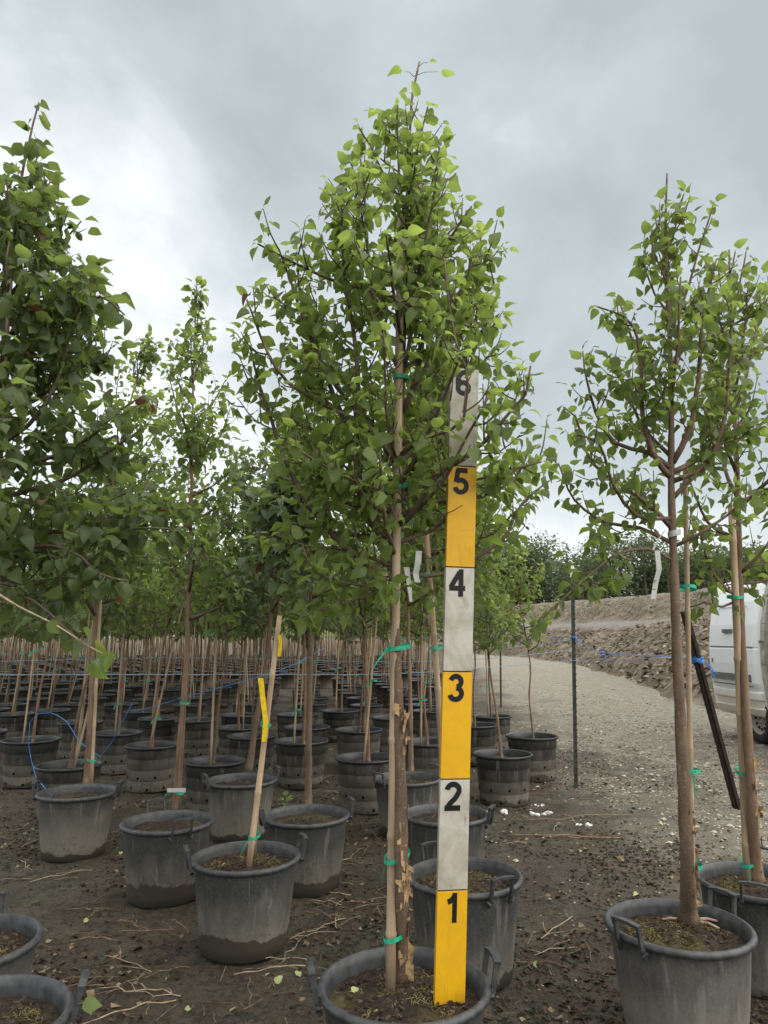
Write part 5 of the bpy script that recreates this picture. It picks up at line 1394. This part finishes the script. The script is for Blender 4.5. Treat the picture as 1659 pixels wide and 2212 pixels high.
    for j in range(n - 1):
        for i in (0, len(yy) - 1): a, b = i * n + j, i * n + j + 1; rim_loop += [(a, b, b + nb), (a, b + nb, a + nb)]
    mb = MB(); mb.add(V + V2, T + T2 + rim_loop)
    d = link('sliding_door', mb.mesh('sliding_door', WD, False), e)
    mb = MB(); mb.add(*bar((dr(0.82) - 0.008, -0.2, 0.82), (dr(0.82) - 0.008, -1.19, 0.82), 0.02, 0.09, (0, 0, 1))); link('rub_strip', mb.mesh('rub_strip', Gy, False), d)
    mb = MB(); mb.add(*bar((dr(1.42) - 0.012, -0.55, 1.42), (dr(1.42) - 0.012, -0.78, 1.42), 0.03, 0.05, (0, 0, 1))); link('door_handle', mb.mesh('door_handle', Gy, False), d)
    mb = MB(); mb.add(*box((dr(1.0) - 0.002, -0.24, 1.02), (0.008, 0.035, 0.055))); link('lock_plug', mb.mesh('lock_plug', Gy, False), d)
    mb = MB()
    for a, b in (((-0.35, 1.42), (-0.35, 1.74)), ((-0.35, 1.74), (-1.1, 1.74)), ((-1.1, 1.74), (-1.1, 1.42))):
        mb.add(*bar((dr(a[1]) - 0.002, a[0], a[1]), (dr(b[1]) - 0.002, b[0], b[1]), 0.012, 0.012, (1, 0, 0)))
    link('window_pressing', mb.mesh('window_pressing', Wh, False), d)
    mb = MB(); mb.add(*bar((0.012, -0.02, 1.28), (0.012, -1.4, 1.28), 0.03, 0.03, (0, 0, 1))); link('door_rail', mb.mesh('door_rail', Gy, False), e)
    mb = MB(); mb.add(*bar((dr(0.72) + 0.0, -0.19, 0.72), (dr(0.72) + 0.0, -1.2, 0.72), 0.006, 0.012, (0, 0, 1))); mb.add(*bar((dr(1.21) + 0.004, -0.15, 1.21), (dr(1.21) + 0.004, -1.27, 1.21), 0.006, 0.010, (0, 0, 1)))
    link('crease_line', mb.mesh('crease_line', Gy, False), d)
    mb = MB(); mb.add(*bar((0.205, 0.0, 2.075), (0.205, -3.3, 2.075), 0.02, 0.018, (0, 0, 1))); link('roof_gutter', mb.mesh('roof_gutter', Gy, False), e)
    # nose, bonnet and glass
    nose = [(-3.35, 0.30), (-4.25, 0.30), (-4.30, 0.55), (-4.26, 0.80), (-3.95, 1.02), (-3.70, 1.12), (-3.35, 2.06)]
    V = [(0.03, y, z) for y, z in nose] + [(1.69, y, z) for y, z in nose]; k = len(nose); T = [(0, j, j + 1) for j in range(1, k - 1)] + [(k, k + j + 1, k + j) for j in range(1, k - 1)]
    for j in range(k - 1): T += [(j, j + k, j + 1 + k), (j, j + 1 + k, j + 1)]
    mb = MB(); mb.add(V, T); link('nose', mb.mesh('nose', Wh, False), e)
    mb = MB(); mb.add(*bar((0.86, -3.73, 1.19), (0.86, -3.40, 1.98), 1.4, 0.02, (0, -1, 0.4))); link('windscreen', mb.mesh('windscreen', Gl, False), e)
    for x in (0.012, 1.708):
        mb = MB(); mb.add(*box((x, -3.0, 1.5), (0.06, 0.6, 0.42))); link('cab_window', mb.mesh('cab_window', Gl, False), e)
        mb = MB(); mb.add(*box((x, -4.24, 0.82), (0.25, 0.12, 0.16))); link('headlight', mb.mesh('headlight', Gl, False), e)
    for sx, y in ((0.03, -1.06), (1.69, -1.06), (0.03, -3.55), (1.69, -3.55)):
        w = empty('wheel', (sx, y, 0.31)); w.parent = e; sg = 1 if sx < 0.5 else -1
        pr = [(0.19, 0.0), (0.205, -0.012), (0.24, -0.02), (0.285, -0.012), (0.305, 0.02), (0.31, 0.05), (0.31, 0.16), (0.30, 0.19), (0.19, 0.2)]
        v, t = lathe(pr, 32); v = np.stack([v[:, 2] * sg, v[:, 0], v[:, 1]], 1); link('tyre', me_from([(v, t)], 'tyre', Tr), w)
        pr = [(0.0, 0.03), (0.06, 0.03), (0.075, 0.045), (0.15, 0.055), (0.165, 0.03), (0.185, 0.004), (0.197, 0.0), (0.195, 0.02)]
        v, t = lathe(pr, 32); v = np.stack([v[:, 2] * sg, v[:, 0], v[:, 1]], 1); rm = link('rim', me_from([(v, t)], 'rim', St), w)
        mb = MB()
        for k in range(12):
            a = k / 12 * 6.283; mb.add(*box((0.044 * sg, 0.125 * math.cos(a), 0.125 * math.sin(a)), (0.012, 0.03, 0.022), rot3(a, 0, 0)))
        link('rim_slots', mb.mesh('rim_slots', BLACK, False), rm)
    mb = MB(); mb.add(*box((0.86, -1.9, 0.30), (1.3, 3.4, 0.10))); link('underbody', mb.mesh('underbody', Dk, False), e)
    pr = on_z(1648, 1632, 0)
    e.location = (4.70, 10.42, 0.0); e.rotation_euler = (0, 0, math.radians(2.0))
van()

# ================================================================== litter
def gh(x, y): return float(ground_h(np.array([x]), np.array([y]))[0])
pot_xy = [Vector((q[0], q[1])) for q in (c_main, c_r1, c_r2, c_l1, c_l2, cA, cB, cC, cD, cE, cG, cH, cI)] + [Vector((q[0], q[1])) for q in placed]
def free(x, y, r=0.225): return all((Vector((x, y)) - q).length > r for q in pot_xy)
def scatter_gravel():
    mb = MB(); rg = rngf(8); n = 0
    GM = [mat_plain('gravel_pale', (0.35, 0.315, 0.25), 0.9, 0.2, 0.25, 9), mat_plain('gravel_grey', (0.19, 0.168, 0.13), 0.9, 0.2, 0.3, 9), mat_plain('gravel_dark', (0.085, 0.072, 0.053), 0.9, 0.2, 0.3, 9)]
    oc = np.array([(1, 0, 0), (-1, 0, 0), (0, 1, 0), (0, -1, 0), (0, 0, 1), (0, 0, -1)], float); ot = np.array([(0, 2, 4), (2, 1, 4), (1, 3, 4), (3, 0, 4), (2, 0, 5), (1, 2, 5), (3, 1, 5), (0, 3, 5)])
    N = 75000; r = np.random.RandomState(4)
    Y = 1.2 + 18.8 * r.rand(N) ** 1.3; X = 0.3 + r.rand(N) * (0.62 * Y + 0.6)
    G = gravel_mask(X, Y); keep = (r.rand(N) < (0.025 + 0.7 * G * (0.35 + 0.9 * (fbm(X * 1.5, Y * 0.25, 3, 88) > 0.45))) * np.clip((20 - Y) / 9, 0, 1)) & (X < bank_x(Y) + 0.3); X, Y = X[keep], Y[keep]; Z = ground_h(X, Y)
    for x, y, z in zip(X, Y, Z):
        if y < 5 and not free(x, y): continue
        s = rg.uniform(0.003, 0.0088) * (1 + 0.05 * y) * (2.2 if rg.random() < 0.07 else 1)
        a = rg.uniform(0, 6.3); ca, sa_ = math.cos(a), math.sin(a); v = oc * np.array((s * rg.uniform(0.8, 1.5), s, s * 0.55)) * (1 + 0.25 * (r.rand(6, 3) - 0.5))
        v = np.stack([v[:, 0] * ca - v[:, 1] * sa_, v[:, 0] * sa_ + v[:, 1] * ca, v[:, 2]], 1)
        mb.add(v + np.array((x, y, z + s * 0.2)), ot, (0, 1, 0, 2, 1)[rg.randrange(5)])
    o = link('gravel', mb.mesh('gravel', GM, False)); tag(o, 'loose pale gravel spread over the road and mud', 'gravel', kind='stuff')
scatter_gravel()
def scatter_crumbs():
    mb = MB(); rg = rngf(18); CM = [mat_plain('crumb_dark', (0.022, 0.018, 0.013), 0.9, 0.2, 0.4, 20), mat_plain('crumb_brown', (0.065, 0.042, 0.027), 0.9, 0.2, 0.5, 20), mat_plain('crumb_olive', (0.05, 0.05, 0.034), 0.9, 0.2, 0.4, 20), mat_plain('crumb_tan', (0.19, 0.14, 0.085), 0.9, 0.2, 0.4, 20)]
    quad = np.array([(-0.6, -0.4, 0), (0.5, -0.45, 0.12), (0.65, 0.4, -0.05), (-0.5, 0.45, 0.2)]); qt = np.array([(0, 1, 2), (0, 2, 3)])
    lump = np.array([(1, 0, 0), (-1, 0, 0), (0, 1, 0), (0, -1, 0), (0, 0, 0.8), (0, 0, -0.6)], float); lt_ = np.array([(0, 2, 4), (2, 1, 4), (1, 3, 4), (3, 0, 4), (2, 0, 5), (1, 2, 5), (3, 1, 5), (0, 3, 5)])
    r = np.random.RandomState(9); N = 42000
    Y = 1.2 + 8.0 * r.rand(N) ** 1.3; X = -0.6 * Y - 0.1 + r.rand(N) * (1.02 * Y + 0.5)
    p = fbm(X * 1.6, Y * 1.6, 3, 44); keep = r.rand(N) < np.maximum(0.06, (p - 0.36) * 4.5) * (1 - 0.8 * gravel_mask(X, Y))
    X, Y = X[keep], Y[keep]; Z = ground_h(X, Y)
    for x, y, z in zip(X, Y, Z):
        if not free(x, y, 0.20): continue
        s = rg.uniform(0.004, 0.014) * (1.5 if rg.random() < 0.08 else 1)
        if rg.random() < 0.55: mb.add((quad * s * 1.7) @ rot3(rg.gauss(0, .35), rg.gauss(0, .35), rg.uniform(0, 6.3)).T + np.array((x, y, z + 0.004)), qt, rg.choice((1, 1, 0, 2, 3)))
        else: mb.add((lump * s * 0.85 * np.array((rg.uniform(.7, 1.3), 1, .7))) @ rot3(rg.gauss(0, .4), rg.gauss(0, .4), rg.uniform(0, 6.3)).T + np.array((x, y, z + s * 0.2)), lt_, rg.choice((0, 0, 2, 1)))
    N = 4800; X = 0.35 + r.rand(N) * 1.7; Y = 2.0 + r.rand(N) * 3.2
    keep = (fbm(X * 2.0 + 4, Y * 2.0, 3, 93) > 0.475 + 0.1 * r.rand(N)) & (gravel_mask(X, Y) < 0.75); X, Y = X[keep], Y[keep]; Z = ground_h(X, Y)
    for x, y, z in zip(X, Y, Z):      # the churned clods beside the track
        if not free(x, y, 0.21): continue
        s = rg.uniform(0.004, 0.017)
        mb.add((lump * s * np.array((rg.uniform(.7, 1.4), 1, .8))) @ rot3(rg.gauss(0, .4), rg.gauss(0, .4), rg.uniform(0, 6.3)).T + np.array((x, y, z + s * 0.25)), lt_, rg.choice((0, 2, 2, 1)))
    for k in range(2600):
        y = 1.25 + 6.5 * rg.random() ** 1.3; x = rg.uniform(-0.6 * y, 0.36 * y)
        if float(vnoise(x * 1.4 + 3, y * 1.4, 51)) < 0.42 or not free(x, y, 0.2): continue
        a = rg.uniform(0, 6.3); l = rg.uniform(0.03, 0.13); z = gh(x, y) + 0.003
        p0 = np.array((x, y, z)); p1 = p0 + np.array((math.cos(a) * l, math.sin(a) * l, rg.uniform(0, 0.012))); m = (p0 + p1) / 2 + np.array((rg.gauss(0, .006), rg.gauss(0, .006), .003))
        mb.add(*tube([p0, m, p1], rg.uniform(0.0007, 0.0016), 3, False), rg.choice((1, 1, 1, 3)))
    o = link('soil_crumbs', mb.mesh('soil_crumbs', CM, False)); tag(o, 'dark clods and rotted leaf bits strewn over the mud', 'soil crumbs', kind='stuff')
scatter_crumbs()
rg = rngf(77)
def twig_thing(x, y, L, a, r, mat, label, group):
    z = gh(x, y) + r + 0.003; e = empty('fallen_twig', (x, y, z), a); tag(e, label, 'twig', group)
    n = 6; pts = []; h = 0; yy = 0
    for i in range(n + 1):
        f = i / n; yy += rg.gauss(0, 0.03) * L
        pts.append((L * (f - 0.5), yy, 0.012 * math.sin(f * 3.1) * rg.uniform(0.2, 1.4)))
    link('stem', me_from([tube(smooth_pts([np.array(p) for p in pts], L / 14), r, 5)], 'stem', mat), e)
    for k in range(rg.randrange(0, 4)):
        i = rg.randrange(1, n); p = np.array(pts[i]); s = rg.choice((-1, 1)); l = L * rg.uniform(0.15, 0.4)
        q = p + np.array((l * 0.8, s * l * 0.6, rg.uniform(0, 0.02)))
        link('side_shoot', me_from([tube([p, (p + q) / 2 + np.array((0, s * 0.006, 0.004)), q], [r * 0.8, r * 0.6, r * 0.4], 4)], 'side_shoot', mat), e)
GT, LT = 'twigs scattered on the mud', 'thin dry twig lying on the mud between pots'
zones = [(420, 760, 1930, 2150, 16), (60, 400, 1880, 2120, 18), (700, 860, 1820, 2000, 20), (640, 830, 1760, 1880, 14), (1060, 1300, 1760, 1830, 6), (1150, 1480, 1780, 2100, 16), (0, 260, 1780, 1900, 10), (650, 800, 2080, 2200, 5), (1080, 1330, 1650, 1720, 7), (700, 800, 1620, 1720, 8), (180, 330, 2100, 2190, 5)]
for x0, x1, y0, y1, n in zones:
    for k in range(n):
        p = on_z(rg.uniform(x0, x1), rg.uniform(y0, y1), 0)
        if not free(p.x, p.y, 0.19): continue
        pale_ = rg.random() < 0.35
        twig_thing(p.x, p.y, rg.uniform(0.10, 0.34), rg.uniform(0, 6.3), rg.uniform(0.0013, 0.0028), TWIG_PALE if pale_ else DEADTWIG, 'thin pale dry twig lying on the mud between pots' if pale_ else 'thin brown dry twig lying on the mud between pots', 'pale twigs scattered on the mud' if pale_ else 'brown twigs scattered on the mud')
p = on_z(1215, 1802, 0); twig_thing(p.x, p.y, 0.75, 0.08, 0.0045, DEADTWIG, 'long forked dry branch lying between the white scraps and the board', None)
p = on_z(1260, 1775, 0); twig_thing(p.x, p.y, 0.85, 0.05, 0.0035, DEADTWIG, 'long thin dry stem lying beside the white scraps', None)
FL = []
for v in range(6):
    mb = MB(); mb.add(LEAVES_HI[v][0], LEAVES_HI[v][1], 0, 0.15 * v); FL.append(mb.mesh('fallen_leaf', LEAF_FALLEN))
GL_, LL = 'fallen leaves on the mud', 'single pale yellow green leaf fallen on the mud'
for x, y in ((72, 1950), (300, 1770), (440, 2062), (480, 1985), (545, 2080), (590, 2130), (420, 2175), (255, 1842), (230, 1840), (98, 1720), (205, 1680), (640, 2095), (500, 2045), (430, 1860), (760, 1730), (470, 1702), (180, 2000), (160, 1855), (690, 1910), (1230, 2020), (1380, 1930), (1290, 1850), (330, 1905), (1150, 2080), (990 - 370, 1990), (1420, 1780), (1180, 1700), (560, 1960), (120, 1835), (365, 2110)):
    p = on_z(x, y, 0)
    if not free(p.x, p.y, 0.2): continue
    o = link('fallen_leaf', FL[rg.randrange(6)], None, (p.x, p.y, gh(p.x, p.y) + 0.012), (rg.gauss(0, .3), rg.gauss(0.1, .3), rg.uniform(0, 6.3)))
    s = rg.uniform(0.03, 0.06); o.scale = (s, s, s); tag(o, LL, 'leaf', GL_)
o = link('fallen_leaf', FL[5], None, on_z(752, 2142, SOIL_Z + 0.015), (0.2, 0.1, 0.5)); o.scale = (0.045,) * 3; tag(o, 'pale round leaf lying on the soil beside the measuring board pot stake', 'leaf')
hl = bpy.data.objects.new('fallen_leaf', leaf_objs(LEAF_LIME)[5 * 8 + 7]); COL.objects.link(hl); hl.location = on_z(168, 2166, 0.40); hl.rotation_euler = (0.9, 0.2, 0.1); hl.scale = (0.05,) * 3
tag(hl, 'bright green leaf caught on a pot handle', 'leaf')
def scrap(x, y, s, label):
    p = on_z(x, y, 0); e = empty('white_scrap', (p.x, p.y, gh(p.x, p.y))); tag(e, label, 'scrap', 'white scraps on the mud')
    r = rngf(int(x)); mb = MB()
    for k in range(7):
        v, t = ROCKA[k % 6]; q = s * r.uniform(0.16, 0.42)
        mb.add((v * np.array((1, 1, 1.3)) * q) @ rot3(r.uniform(-.5, .5), r.uniform(-.5, .5), r.uniform(0, 6)).T + np.array((r.uniform(-.8, .8) * s, r.uniform(-.25, .25) * s, q * 0.15)), t)
    link('crumpled_piece', mb.mesh('crumpled_piece', WHITESCRAP, False), e)
scrap(1070, 1757, 0.11, 'flat white scrap lying against the pot behind the board'); scrap(1172, 1760, 0.11, 'broken white scrap in the middle of the mud patch')
scrap(1252, 1782, 0.10, 'bright rounded white scrap out on the open mud'); scrap(1163, 1740, 0.07, 'white scrap at the foot of the ribbed grey pot');
